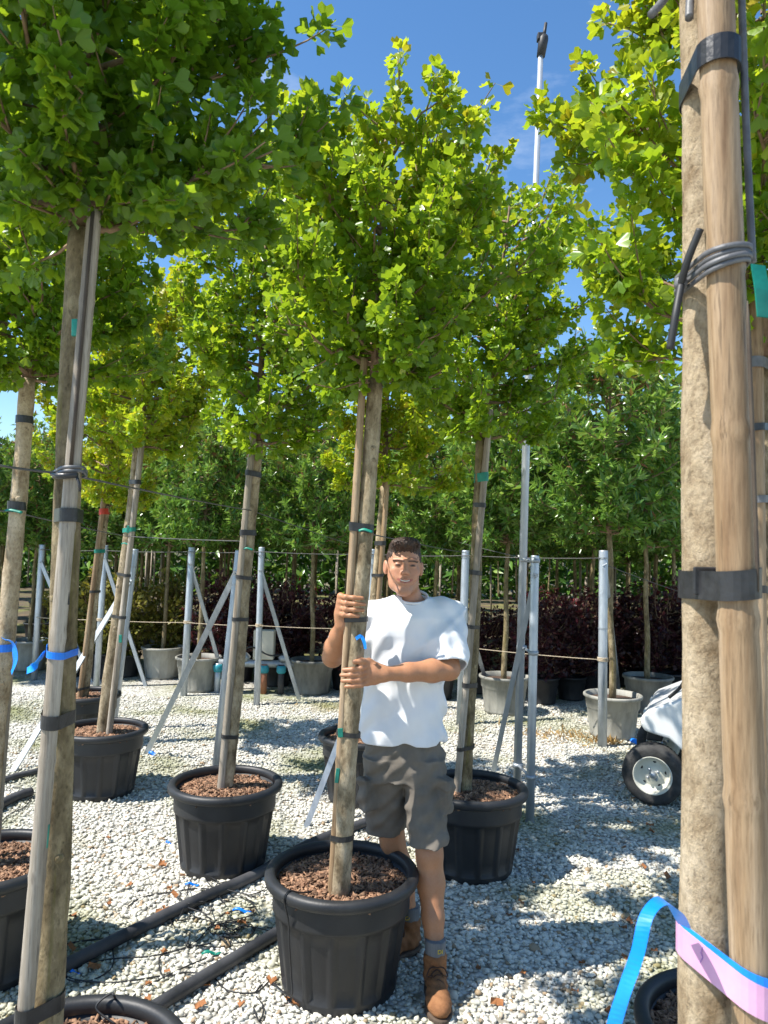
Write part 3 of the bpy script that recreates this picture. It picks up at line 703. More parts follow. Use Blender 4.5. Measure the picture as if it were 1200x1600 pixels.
# ------------------------------------------------------------------ steel posts, braces, wires
POSTG = 'galvanised posts carrying the wires'
POSTS = {}
def post(key, bpx, tpx, r, label, clamp=()):
    a = G(*bpx); b = U(*tpx, a.y)
    root = thing('steel_post', a, label, 'post', POSTG)
    MB().tube([Vector((0, 0, -.02)), (b - a) * .5, (b - a) * .995, b - a], [r, r, r, r * .93], 18).build('pipe', 'steel', root, True)
    for u in clamp:
        p = (b - a) * u; MB().tube([p - Vector((0, 0, .008)), p + Vector((0, 0, .008))], r + .003, 18).build('collar', 'steel_clamp', root)
    POSTS[key] = (a, b, r); return root
post('P1', (53, 1062), (66, 851), .036, 'galvanised steel post standing behind the pale leaning ginkgo', (.96,))
post('P2', (150, 1073), (165, 852), .036, 'galvanised steel post behind the reddish stake of the small ginkgo', (.96,))
post('P3', (176, 1140), (211, 858), .033, 'leaning galvanised post next to the yellow-green ginkgo trunk', (.9,))
post('P4', (287, 1087), (300, 855), .040, 'galvanised post with rope tied, by the crossing braces', (.96,))
post('P5', (335, 1222), (374, 860), .030, 'thin galvanised post behind the ginkgo left of the person', (.85,))
post('P6', (401, 1102), (409, 855), .034, 'galvanised post beside the irrigation valves', (.95,))
post('P7', (573, 1112), (583, 858), .040, 'galvanised post hidden behind the front trunk and the person', (.9, .95))
post('P8', (719, 1132), (728, 860), .040, 'galvanised post behind the mossy trunk, right of the person', (.96,))
post('P10', (828, 1284), (836, 868), .0275, 'shorter steel pipe coupled to the tall pole', (.0,))
post('P11', (941, 1167), (943, 860), .040, 'galvanised post in front of the grey tub by the cart', (.96, .6))
# tall pole with a black fitting on top
a = G(807, 1262); b = U(845, 84, a.y)
tp = thing('tall_pole', a, 'very tall thin steel pole with a black fitting on top', 'pole')
mid = U(823, 660, a.y)
MB().tube([Vector((0, 0, -.02)), mid - a, b - a], [.028, .027, .019], 16).build('pipe', 'steel', tp, True)
fit = U(849, 62, a.y) - a; top = U(853, 36, a.y) - a
MB().tube([b - a - Vector((0, 0, .02)), fit, fit + (top - fit) * .2], [.030, .036, .030], 10).build('head_fitting', 'cart_black', tp, True)
MB().tube([fit, top], [.013, .011], 8).build('spike', 'cart_black', tp, True)
MB().box(fit + Vector((-.02, 0, .015)), (.05, .05, .05)).build('bracket', 'cart_black', tp, False, bevel=.006)
pa, pb, pr = POSTS['P10']
for y in (876, 1020, 1214):
    z = U(834, y, pa.y).z; c1 = at_y(pa, pb, z); c2 = at_y(a, b, z)
    m = MB().tube([c1 - Vector((0, 0, .014)), c1 + Vector((0, 0, .014))], pr + .006, 14).tube([c2 - Vector((0, 0, .014)), c2 + Vector((0, 0, .014))], .035, 14).tube([c1, c2], .010, 8)
    m.build('clamp', 'steel_clamp', tp, True, 'rel')
c = U(815, 1250, pa.y + .03)
MB().tube([c + Vector((-.03, 0, -.02)), c + Vector((.03, 0, .03))], .028, 12).build('coupler', 'steel_clamp', tp, True, 'rel')

def brace(p, q, wdt, label):
    """an L-profile strut from its bolt p to its foot q"""
    root = thing('steel_brace', q, label, 'brace', 'slanting steel braces of the posts')
    d = (p - q); L = d.length; t = d.normalized(); s = t.cross(Vector((0, 1, 0))).normalized(); u = s.cross(t)
    sec = [(-wdt / 2, 0), (wdt / 2, 0), (wdt / 2, .004), (-wdt / 2 + .004, .004), (-wdt / 2 + .004, wdt * .7), (-wdt / 2, wdt * .7)]
    v = [s * x + u * y + t * z for z in (-.02, L) for x, y in sec]
    MB().add([x[:] for x in v], [[k, (k + 1) % 6, 6 + (k + 1) % 6, 6 + k] for k in range(6)] + [[5, 4, 3, 2, 1, 0], [6, 7, 8, 9, 10, 11]]).build('angle_bar', 'steel', root)
    e = t * (L - .02); MB().tube([e - u * .012, e + u * .02], .009, 8).build('bolt', 'steel_clamp', root)
    return root
def pt(k, y):
    a, b, r = POSTS[k]; z = U(600, 0, 1).z
    u = 0.0; lo, hi = 0.0, 1.0
    for _ in range(40):
        u = (lo + hi) / 2; p = a.lerp(b, u); c = CR.transposed() @ (p - CAM); py = 800 - F * c.y / -c.z
        if py > y: lo = u
        else: hi = u
    return a.lerp(b, u) - Vector((0, r + .004, 0))
brace(pt('P5', 893), G(228, 1178), .040, 'long brace slanting down to the gravel beside the black pot')
brace(pt('P4', 880), G(354, 1078), .042, 'brace crossing behind the long brace at the roped post')
brace(pt('P6', 890), G(467, 1093), .042, 'brace of the post beside the irrigation valves')
brace(pt('P10', 896), G(764, 1238), .034, 'brace of the coupled pipes, foot behind the black pot')
brace(pt('P8', 950), G(770, 1100), .042, 'brace of the post behind the mossy trunk')
brace(pt('P2', 870), G(227, 1072), .042, 'brace running down past the yellow-green ginkgo trunk')
brace(pt('P3', 905), G(18, 1207), .040, 'pale brace slanting down behind the shaded trunk')
brace(pt('P1', 876), G(142, 1066), .042, 'brace of the post behind the pale leaning ginkgo')
brace(pt('P7', 880), G(622, 1112), .042, 'brace showing beside the face of the person')
brace(U(588, 1003, 5.06), G(478, 1293), .036, 'grey-green brace slanting down beside the half hidden pot')
brace(pt('P11', 882), G(969, 1094), .042, 'brace running down behind the post by the cart')
def wire(pts, r, m, label, sag=.01, group='wires strung between posts and trees'):
    P = []
    for i in range(len(pts) - 1):
        for k in range(6):
            t = k / 6; p = pts[i].lerp(pts[i + 1], t); p.z -= 4 * sag * t * (1 - t); P.append(p)
    P.append(pts[-1]); cat = 'rope' if m == 'rope' else 'wire'
    return tubeobj('rope' if m == 'rope' else 'support_wire', P, r, m, label, cat, group, 5)
def front(k, py):
    t = T[k]; b, tp_ = t['a'], t['top']
    lo, hi = -.3, 1.2
    for _ in range(40):
        u = (lo + hi) / 2; p = b.lerp(tp_, u); c = CR.transposed() @ (p - CAM); y = 800 - F * c.y / -c.z
        if y > py: lo = u
        else: hi = u
    return b.lerp(tp_, u) - Vector((0, t['r'], 0))
wire([U(-60, 716, 1.6), front('T6', 742), front('T1', 798), pt('P7', 862)], .003, 'wire', 'dark wire from the shaded trunk to the post hidden by the front trunk', .004)
wire([front('T0', 832) + Vector((0, 2 * T['T0']['r'], 0)), pt('P8', 864)], .003, 'wire', 'wire from the held trunk back to the post right of the person', .004)
wire([U(-60, 790, 2.9), front('T7', 800), front('T2', 838), front('T1', 846), pt('P6', 872)], .003, 'wire', 'wire with green ties running past the pale leaning ginkgo', .004)
wire([pt('P1', 858), pt('P2', 860), pt('P4', 862), pt('P6', 862), pt('P7', 866), pt('P8', 868), pt('P11', 872)], .004, 'wire', 'wire strung along the tops of the rear posts', .012)
wire([pt('P1', 964), pt('P2', 968), pt('P4', 972), pt('P6', 977), pt('P7', 982), pt('P8', 1010), pt('P11', 1030)], .004, 'rope', 'thin beige rope tied at half height along the rear posts', .01)
wire([pt('P11', 882), U(1080, 930, 8.2)], .004, 'wire', 'wire running back from the post by the cart', .01)
wire([pt('P10', 876), U(700, 842, 9.0)], .003, 'wire', 'wire running back from the coupled pipes', .01)
for k, y in (('P4', 972), ('P6', 977), ('P11', 1030), ('P2', 968)):
    a, b, r = POSTS[k]; p = pt(k, y) + Vector((0, r + .004, 0))
    rt = MB()
    for dz in (-.012, 0, .012): rt.tube([p + Vector((math.cos(x) * (r + .004), math.sin(x) * (r + .004), dz)) for x in np.linspace(0, 6.28, 14)], .006, 5)
    o = rt.build('rope_knot', 'rope', None, True); tag(o, 'beige rope lashing round ' + {'P4': 'the post by the crossing braces', 'P6': 'the post beside the irrigation valves', 'P11': 'the post in front of the grey tub', 'P2': 'the post behind the reddish stake'}[k], 'rope')
for k, y in (('T1', 858), ('T7', 800), ('T3', 862), ('T0', 830), ('T2', 850)):
    p = front(k, y); s = .02 if k != 'T7' else .03
    MB().tube(spline([p + Vector((-s, -.006, 0)), p + Vector((0, -.012, .006)), p + Vector((s * 1.6, -.014, -.004))], 4), [.007] * 9, 6, sq=.5).build('green_tie', GN, T[k]['root'], True, 'rel')


# ------------------------------------------------------------------ block of evergreen standards behind the posts
def generic_tree(seed, H0, H1, rad, nprim, tmpl, m, lsize, per, trunk_r, toptint, tint0, step=.03, **kw):
    """meshes of one potted tree kind: trunk, branches, crown (origin at the foot)"""
    rs = np.random.RandomState(seed)
    lean = Vector((rs.uniform(-.05, .05), rs.uniform(-.05, .05), 0))
    p0 = Vector((0, 0, H0)) + lean; p1 = Vector((0, 0, H1)) + lean
    n = 10; pts = [Vector((0, 0, .28)).lerp(p0 + Vector((0, 0, .1)), i / n) + Vector((math.sin(i + seed) * .006, math.cos(i * 1.3 + seed) * .006, 0)) for i in range(n + 1)]
    tr = MB().tube(pts, [trunk_r * (1.1 - .35 * i / n) for i in range(n + 1)], 9).mesh('trunk', 'bark_moss', True)
    mb, P, D, N, size, tint = crown(rs, p0, p1, rad, nprim, lsize=lsize, per=per, toptint=toptint, tint0=tint0, step=step, r0=trunk_r * .4, **kw)
    br = mb.mesh('branches', 'twig', True)
    return tr, br, leaves_mesh('crown', P, orient(P, D, N, size, tmpl, tint), tint, tmpl, m)
EVER = [generic_tree(201 + i, 1.80, 3.42, .70, 52, LAUR, 'laurel_leaf', .096, 2.9, .030, .30, .52, step=.026, peak=.38, top_p=.62, bot=.62, shoots=26, droop=-.25, spread=.22, jit=.22, pet=.05, start=.25) for i in range(3)]
TUB = [None, None]
def tub_mesh(m):
    def mod(r, z, a, j): return -.006 * (1 if (a * 14 / 6.2832) % 1 > .25 else 0) if .04 < z < .27 else 0
    w = MB().lathe([(.19, 0), (.205, .004), (.207, .035), (.209, .045), (.225, .15), (.238, .265), (.246, .28), (.25, .36), (.262, .362), (.272, .372), (.272, .392), (.262, .398), (.246, .394), (.242, .33)], 84, mod=mod)
    return w.mesh('tub_wall', m, True)
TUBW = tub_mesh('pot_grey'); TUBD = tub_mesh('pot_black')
tv = [(0, 0, .35)] + [(.244 * math.cos(k * .3142), .244 * math.sin(k * .3142), .345) for k in range(20)]
TUBS = mesh_np('soil', tv, [[0, 1 + k, 1 + (k + 1) % 20] for k in range(20)], 'soil')
def tub(x, y, s, label, dark, group='tubs of the evergreen block'):
    t = thing('plant_tub', (x, y, 0), label, 'pot', group, (0, 0, rnd.uniform(0, 6))); t.scale = (s, s, s)
    put('tub_wall', TUBD if dark else TUBW, t); put('soil', TUBS, t)
    return t
EG = 'evergreen standards in the tree block'
def evergreen(x, y, s, label, i, rz):
    t = thing('evergreen_tree', (x, y, 0), label, 'tree', EG, (0, 0, rz)); t.scale = (s, s, s * rnd.uniform(.96, 1.04))
    tr, br, cr = EVER[i % 3]
    put('trunk', tr, t); put('branches', br, t); tag(put('crown', cr, t), kind='stuff')
    return t
named = [((957, 1150), 1.05, 'tall evergreen with reddish shoots in the grey tub by the cart', 'grey tub behind the steel post by the cart', False),
         ((787, 1113), .98, 'evergreen tree between the mossy trunk and the coupled pipes', 'dusty grey tub behind the brace foot, right of the person', False),
         ((487, 1082), .94, 'evergreen tree whose fork shows between the irrigation valves and the front trunk', 'pale dusty tub at the foot of the brace by the valves', False),
         ((309, 1078), .93, 'evergreen tree with yellowish trunk behind the crossing braces', 'grey tub behind the crossing braces', False),
         ((253, 1058), .93, 'evergreen tree right of the yellow-green ginkgo trunk', 'pale tub right of the yellow-green ginkgo trunk', False),
         ((1012, 1112), 1.0, 'evergreen tree directly behind the cart hood', 'dark grey tub directly behind the cart hood', False),
         ((44, 1046), .92, 'evergreen tree behind the pale leaning ginkgo', 'grey tub behind the pale leaning ginkgo', False),
         ((678, 1090), .95, 'evergreen tree directly behind the head of the person', 'black tub behind the white shirt of the person', True),
         ((150, 1050), .90, 'evergreen tree behind the small yellow ginkgo', 'black tub behind the small yellow ginkgo', True)]
spots = []
for i, (px, s, lt, lp, dark) in enumerate(named):
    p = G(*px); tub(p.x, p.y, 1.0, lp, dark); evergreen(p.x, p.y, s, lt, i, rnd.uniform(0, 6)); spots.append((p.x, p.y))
for row, y in enumerate((9.2, 10.6, 12.2, 14.0, 16.0, 18.5, 21.5, 25.0)):
    hw = y * .60 + 1.0; n = int(2 * hw / (1.25 + .05 * row)); dx = 2 * hw / n
    for k in range(n + 1):
        x = -hw + dx * (k + .5 * (row % 2)) + rnd.uniform(-.2, .2); yy = y + rnd.uniform(-.3, .3)
        if any((x - a) ** 2 + (yy - b) ** 2 < .8 for a, b in spots): continue
        spots.append((x, yy))
        evergreen(x, yy, rnd.uniform(.90, 1.04), 'glossy evergreen standard deep in the rows of the tree block', rnd.randrange(3), rnd.uniform(0, 6))
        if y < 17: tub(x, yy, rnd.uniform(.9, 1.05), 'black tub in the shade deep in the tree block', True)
# distant belt of taller wood that closes the view
rs = np.random.RandomState(5); n = 42000
P = np.stack([rs.uniform(-24, 24, n), rs.uniform(27, 30, n), rs.beta(1.2, 1.2, n) * 4.1], 1)
P[:, 2] += .5 * np.sin(P[:, 0] * 1.3) * (P[:, 2] > 2)
D = rs.normal(0, 1, (n, 3)); N = rs.normal(0, .7, (n, 3)) + np.array((-.3, -.2, .7)); tint = np.clip(rs.normal(.45, .2, n), 0, .92)
o = put('far_wood', leaves_mesh('far_wood', P, orient(P, D, N, rs.uniform(.26, .58, n), LAUR, tint), tint, LAUR, 'laurel_leaf'))
tag(o, 'dense green belt of foliage far behind the tree block', 'wood', kind='stuff')
# shrubs under the standards
def shrub_kind(seed, tmpl, m, lsize, rad, H1, per, tint0, nprim=30, **kw):
    tr, br, cr = generic_tree(seed, .36, H1, rad, nprim, tmpl, m, lsize, per, .012, .3, tint0, step=.028, bot=.6, peak=.35, shoots=10, **kw)
    return br, cr
MAP = [shrub_kind(301 + i, MAPL, 'maple_leaf', .055, .42, 1.15, 2.0, .30) for i in range(2)]
CON = [shrub_kind(311, NEED, 'conifer_leaf', .075, .34, 1.25, 2.6, .45)]
def shrub(px, py, kinds, s, label, cat, grp, tub_label=None, Y=None):
    p = G(px, py); k = kinds[rnd.randrange(len(kinds))]
    t = thing('red_maple_shrub' if kinds is MAP else 'golden_conifer', (p.x, p.y, 0), label, cat, grp, (0, 0, rnd.uniform(0, 6))); t.scale = (s, s, s)
    put('branches', k[0], t); tag(put('crown', k[1], t), kind='stuff')
    tub(p.x, p.y, s * .8, tub_label, True, 'tubs of the shrubs')
MT = 'dark purple-leaved maple shrub among the tubs right of the person'
for px, py, s in ((846, 1098, .95), (892, 1092, .85), (920, 1086, 1.0), (1000, 1082, .9), (1045, 1096, 1.1), (1080, 1090, 1.0), (870, 1072, .95), (960, 1070, 1.0), (745, 1082, .8), (806, 1078, .8)):
    shrub(px, py, MAP, s, MT, 'shrub', 'purple maple shrubs right of the person', 'black tub under a purple maple shrub right of the person')
for px, py, s in ((342, 1058, 1.0), (372, 1062, 1.05), (430, 1070, 1.0), (540, 1076, .95), (455, 1062, .9)):
    shrub(px, py, MAP, s, 'reddish maple shrub behind the irrigation valves', 'shrub', 'reddish maple shrubs left of the person', 'black tub under a reddish maple shrub left of the person')
for px, py, s in ((160, 1058, 1.0), (196, 1056, .9), (262, 1052, .95), (108, 1056, .9)):
    shrub(px, py, CON, s, 'golden conifer shrub behind the ginkgo stakes', 'shrub', 'golden conifers', 'black tub under a golden conifer shrub')
# young white stakes standing among the rows
for k in range(16):
    x = rnd.uniform(-6, 6); y = rnd.uniform(11, 19)
    tubeobj('tree_stake', [Vector((x, y, 0)), Vector((x + rnd.uniform(-.05, .05), y, rnd.uniform(1.3, 1.9)))], .022, 'bamboo_old', 'thin pale stake standing deep among the rows of trunks', 'stake', 'pale stakes deep in the tree block')

# ------------------------------------------------------------------ irrigation pipes, drip tubes and litter
def gp(px, py, z): return G(px, py, z)
def pipe(pts, r, label):
    P = [G(px, py) for px, py in pts]
    for p in P: p.z = r + .008
    return tubeobj('irrigation_pipe', spline(P, 6), r, 'pipe_black', label, 'pipe', 'black irrigation pipes on the gravel', 14)
pipe([(60, 1545), (180, 1482), (300, 1422), (400, 1377), (480, 1330), (560, 1298), (640, 1270)], .027, 'long black pipe running past the back of the front pot')
pipe([(120, 1668), (215, 1606), (300, 1552), (360, 1515), (430, 1472), (500, 1430), (560, 1398)], .026, 'black pipe running up to the front pot and behind it')
pipe([(-260, 1275), (-20, 1230), (30, 1218), (60, 1211)], .022, 'short run of black pipe left of the shaded trunk')
pipe([(-260, 1370), (-20, 1275), (20, 1256), (48, 1246)], .030, 'thicker black pipe left of the shaded trunk')
rs = random.Random(17)
DT = 'thin black drip tubes'
def drip(pts, label, z=.012, r=.0032):
    P = []
    for q in pts:
        p = G(q[0], q[1], q[2] if len(q) > 2 else 0); p.z = max(p.z, z) ; P.append(p)
    return tubeobj('drip_tube', spline(P, 7), r, 'tube_black', label, 'tube', DT, 5)
drip([(420, 1538), (398, 1556), (355, 1552), (330, 1530), (290, 1524), (255, 1530), (250, 1500), (275, 1490), (330, 1478)], 'drip tube winding over the gravel between the two pipes and the front pot')
p0 = G(530, 1535); th = R(230); cs, sn = math.cos(th), math.sin(th)
tubeobj('drip_tube', spline([p0 + Vector((cs * r_, sn * r_, z_)) for r_, z_ in ((.17, .405), (.23, .42), (.285, .446), (.309, .43), (.300, .39), (.283, .33), (.276, .25), (.262, .14), (.262, .06))] + [G(420, 1538) + Vector((0, 0, .012)), G(398, 1556) + Vector((0, 0, .012))], 6), .0034, 'tube_black', 'drip tube hanging down the front pot from its rim', 'tube', DT, 5)
drip([(400, 1562), (412, 1580), (405, 1600), (396, 1580)], 'drip tube loop beside the front pot foot')
drip([(180, 1600, .40), (150, 1575, .43), (172, 1553, .455), (180, 1560, .44), (186, 1590, .20), (210, 1560), (260, 1530), (330, 1500), (420, 1485)], 'drip tube rising out of the corner pot')
drip([(60, 1492), (110, 1478), (165, 1472), (176, 1490), (172, 1520), (130, 1540), (90, 1530)], 'drip tube arching over the pipe near the shaded trunk')
drip([(80, 1530), (160, 1505), (240, 1498), (300, 1480), (330, 1450), (355, 1430), (400, 1420)], 'drip tube lying along the long pipe')
drip([(250, 1530), (180, 1540), (120, 1536), (90, 1526)], 'drip tube between the two pipes')
drip([(200, 1420), (225, 1405), (270, 1398), (310, 1392), (350, 1396)], 'drip tube beyond the long pipe')
for k in range(11):
    cx, cy = rs.uniform(290, 400), rs.uniform(1385, 1470); n = 9; a0 = rs.uniform(0, 6.3); R1 = rs.uniform(18, 55); pts = []
    for i in range(n):
        a = a0 + i * rs.uniform(.5, .9); pts.append((cx + R1 * math.cos(a) * rs.uniform(.7, 1.3), cy + R1 * .42 * math.sin(a) * rs.uniform(.7, 1.3), rs.choice((0, 0, .0, .03, .05))))
    drip(pts, 'tangled drip tube lying between the long pipe and the front pot', .012, .0027)
for pts, lb in (([(230, 1210), (250, 1203), (290, 1200), (320, 1198)], 'drip tube behind the pot by the steel brace'), ([(480, 1470), (470, 1340), (520, 1300), (580, 1300)], 'drip tube behind the front pot'),
                ([(0, 1290), (15, 1275), (40, 1262), (50, 1240), (20, 1232)], 'drip tube coiled left of the shaded trunk'), ([(400, 1108), (420, 1100), (460, 1096), (500, 1098)], 'black hose lying before the pale dusty tub')):
    drip(pts, lb)
# plastic tags lost on the gravel
def litter(px, py, L, m, label, cat, w=.014):
    p = G(px, py); a = rs.uniform(-.5, .5); d = Vector((math.cos(a), math.sin(a), 0)); P = [p + d * L * (t - .5) + Vector((0, 0, .016 + .008 * math.sin(t * 6))) for t in np.linspace(0, 1, 7)]
    o = MB().tube(P, [w * .3] + [w * .5] * 5 + [w * .2], 6, sq=.25).build('plastic_tag', m, None, True); return tag(o, label, cat, 'plastic tags lying on the gravel')
litter(300, 1387, .07, BL, 'blue plastic tag among the tangled drip tubes behind the pipe', 'tag')
litter(378, 1428, .09, BL, 'blue plastic tag beside the rim of the front pot', 'tag')
litter(330, 1495, .08, GN, 'green plastic tag on the gravel between the pipes', 'tag')
litter(112, 1524, .08, BL, 'blue plastic tag beside the foot of the long pipe', 'tag')
litter(264, 1322, .05, BL, 'small blue tag beside the pot behind the pipe', 'tag')
litter(238, 1180, .07, BL, 'blue cap at the foot of the long brace', 'tag', .03)
litter(994, 1162, .10, BL, 'blue plastic piece beside the cart wheel', 'tag', .06)
# dead leaves, one by one
DL = mesh_np('dead_leaf', GINK[0] * np.array((1, 1, 2.2)), GINK[1], 'dead_leaf')
for k in range(90):
    px = rs.uniform(60, 1060); py = rs.uniform(1240, 1595); p = G(px, py)
    o = put('dead_leaf', DL, None, (p.x, p.y, .019), (rs.uniform(-.35, .35), rs.uniform(-.35, .35), rs.uniform(0, 6.28))); s = rs.uniform(.025, .05); o.scale = (s, s, s)
    tag(o, 'small brown fallen leaf lying on the pale gravel', 'leaf', 'fallen leaves on the gravel')
# dry grass at the foot of the posts
r5 = np.random.RandomState(9)
for px, py, rad, n, lb in ((945, 1160, .12, 160, 'dry orange grass tuft at the foot of the post by the cart'), (888, 1152, .26, 110, 'dry grass tuft on the gravel left of the grey tub'), (845, 1148, .30, 60, 'sparse dry grass on the gravel right of the coupled pipes')):
    c = G(px, py); P = np.stack([c.x + r5.normal(0, rad, n) * .6, c.y + r5.normal(0, rad, n) * .5, np.full(n, .0)], 1)
    D = r5.normal(0, .6, (n, 3)); D[:, 2] = r5.uniform(.1, .8, n); N = r5.normal(0, 1, (n, 3)); tt = r5.uniform(0, .9, n)
    tm = (np.array([(-.06, 0, 0), (.06, 0, 0), (.03, .6, .05), (0, 1, -.1)], float), np.array([(0, 1, 2), (0, 2, 3)]))
    o = put('grass_tuft', leaves_mesh('grass_tuft', P, orient(P, D, N, r5.uniform(.04, .10, n), tm, tt), tt, tm, 'dry_grass')); tag(o, lb, 'grass', kind='stuff')

# irrigation valves beside the post
c = G(402, 1092) + Vector((0, .25, 0))
iv = thing('irrigation_valves', c, 'irrigation valve set with teal couplings and a beige box', 'valves')
def T3(x, y, z): return Vector((x, y, z))
MB().tube([T3(-.55, .1, .34), T3(.42, .1, .34)], .045, 12).build('manifold_pipe', 'steel_clamp', iv, True)
for x, m in ((-.52, 'steel'), (-.36, 'teal_plastic'), (.02, 'copper_pipe'), (.22, 'pipe_black')):
    MB().tube([T3(x, .05, -.02), T3(x, .05, .34)], .036, 10).build('riser', m, iv, True)
    MB().tube([T3(x, .05, .24), T3(x, .05, .26), T3(x, .05, .31), T3(x, .05, .33)], [.042, .056, .056, .042], 10).build('coupling', 'teal_plastic', iv, True)
MB().box(T3(.0, .14, .56), (.24, .16, .34)).build('control_box', 'beige_box', iv, False, bevel=.01)
for x in (-.34, -.22, .24): MB().tube([T3(x, .1, .36), T3(x, .1, .42), T3(x, .1, .46)], [.05, .07, .03], 10).build('valve', 'steel_clamp', iv, True)
MB().tube(spline([T3(-.3, .1, .45), T3(-.15, .02, .54), T3(-.05, .06, .50), T3(.1, .0, .45), T3(.3, .05, .47)]), .010, 6).build('valve_cable', 'tube_black', iv, True)

# ------------------------------------------------------------------ golf cart, its nose showing left of the thick trunk
w0 = G(1019, 1261)
ct = thing('golf_cart', (w0.x, w0.y, 0), 'white golf cart with cream wheel parked behind the thick trunk', 'cart', None, (0, 0, R(-25)))
def wheel(x, y):
    wl = put('wheel', None, ct, (x, y, .207))
    prof = [(.125, -.075), (.165, -.088), (.192, -.080), (.203, -.062), (.206, -.03), (.206, .03), (.203, .062), (.192, .080), (.165, .088), (.125, .075)]
    def tread(r, z, a, j): return -.004 if r > .2 and (int(a / (2 * math.pi) * 90) + j) % 2 else 0
    MB().lathe(prof, 90, axis='Y', mod=tread).build('tyre', 'tyre', wl, True)
    rp = [(.132, -.070), (.128, -.078), (.120, -.074), (.112, -.045), (.105, -.020), (.075, -.014), (.055, -.030), (.046, -.034), (.001, -.034)]
    MB().lathe(rp, 40, axis='Y').build('rim', 'rim_cream', wl, True)
    rp2 = [(.132, .070), (.125, .076), (.112, .045), (.05, .02), (.001, .02)]
    MB().lathe(rp2[::-1], 40, axis='Y').build('rim', 'rim_cream', wl, True)
    MB().lathe([(.001, -.075), (.018, -.073), (.024, -.06), (.026, -.03)], 16, axis='Y').build('hub_cap', 'steel_clamp', wl, True)
    for k in range(4):
        a = k * math.pi / 2 + .6; MB().lathe([(.001, -.052), (.009, -.05), (.010, -.03)], 8, axis='Y', c=(.04 * math.cos(a), 0, .04 * math.sin(a))).build('lug_nut', 'steel_clamp', wl, True)
    for k in range(5):
        a = k * 2 * math.pi / 5 + .2; MB().lathe([(.001, -.0165), (.013, -.0162), (.013, -.013)], 8, axis='Y', c=(.088 * math.cos(a), 0, .088 * math.sin(a))).build('vent_hole', 'cart_black', wl, True)
    return wl
for x in (0, 1.66):
    for y in (.08, 1.02): wheel(x, y)
arch = [(.255 * math.cos(a), .225 + .255 * math.sin(a)) for a in np.linspace(math.pi * .93, .12, 14)]
prof = [(-.06, .49), (-.088, .54), (-.083, .585), (-.04, .63), (.06, .680), (.17, .735), (.30, .800), (.40, .82), (.43, .78), (.42, .52), (.45, .30), (.50, .24), (.27, .24)] + [(.235, .27), (.19, .38), (.10, .455), (.0, .475)]
MB().prism(prof[::-1], .06, 1.04).build('front_cowl', 'cart_white', ct, False, bevel=.03)
MB().prism([(-.05, .47), (-.06, .40), (.05, .40), (.05, .46)], .18, .92).build('bumper', 'cart_black', ct, False, bevel=.015)
MB().box(Vector((.62, .55, .23)), (.95, .94, .06)).build('floor_pan', 'cart_black', ct, False, bevel=.01)
MB().prism([(1.0, .26), (1.0, .58), (1.08, .62), (1.95, .60), (2.1, .5), (2.1, .34), (1.94, .34), (1.86, .46), (1.66, .52), (1.46, .46), (1.38, .26)][::-1], .06, 1.04).build('rear_body', 'cart_white', ct, False, bevel=.03)
MB().box(Vector((1.25, .55, .70)), (.52, .92, .12)).build('seat', 'seat_tan', ct, False, bevel=.04)
MB().box(Vector((1.52, .55, .98)), (.12, .92, .40), Matrix.Rotation(.15, 3, 'Y')).build('backrest', 'seat_tan', ct, False, bevel=.04)
for y in (.10, 1.0):
    MB().tube([Vector((.30, y, .79)), Vector((.46, y, 1.25)), Vector((.60, y, 1.80))], .014, 8).build('roof_strut', 'cart_black', ct, True)
    MB().tube([Vector((1.72, y, .60)), Vector((1.70, y, 1.20)), Vector((1.62, y, 1.80))], .014, 8).build('roof_strut', 'cart_black', ct, True)
MB().box(Vector((1.12, .55, 1.82)), (1.35, 1.08, .05)).build('roof', 'cart_white', ct, False, bevel=.02)
MB().tube([Vector((.22, .35, .76)), Vector((.52, .35, .98))], .016, 8).build('steering_column', 'cart_black', ct, True)
MB().tube([Vector((.52 + .07 * math.cos(a), .35 + .17 * math.sin(a), .98 - .1 * math.cos(a) * .9)) for a in np.linspace(0, 6.283, 20)], .012, 7).build('steering_wheel', 'cart_black', ct, True)
MB().tube(spline([Vector((.10, .05, .74)), Vector((.16, .05, .80)), Vector((.20, .05, .86))]), .012, 7).build('mirror_arm', 'cart_black', ct, True)
MB().box(Vector((-.055, .30, .575)), (.06, .14, .05)).build('headlight', 'glass', ct, False, bevel=.012)
MB().box(Vector((-.055, .80, .575)), (.06, .14, .05)).build('headlight', 'glass', ct, False, bevel=.012)

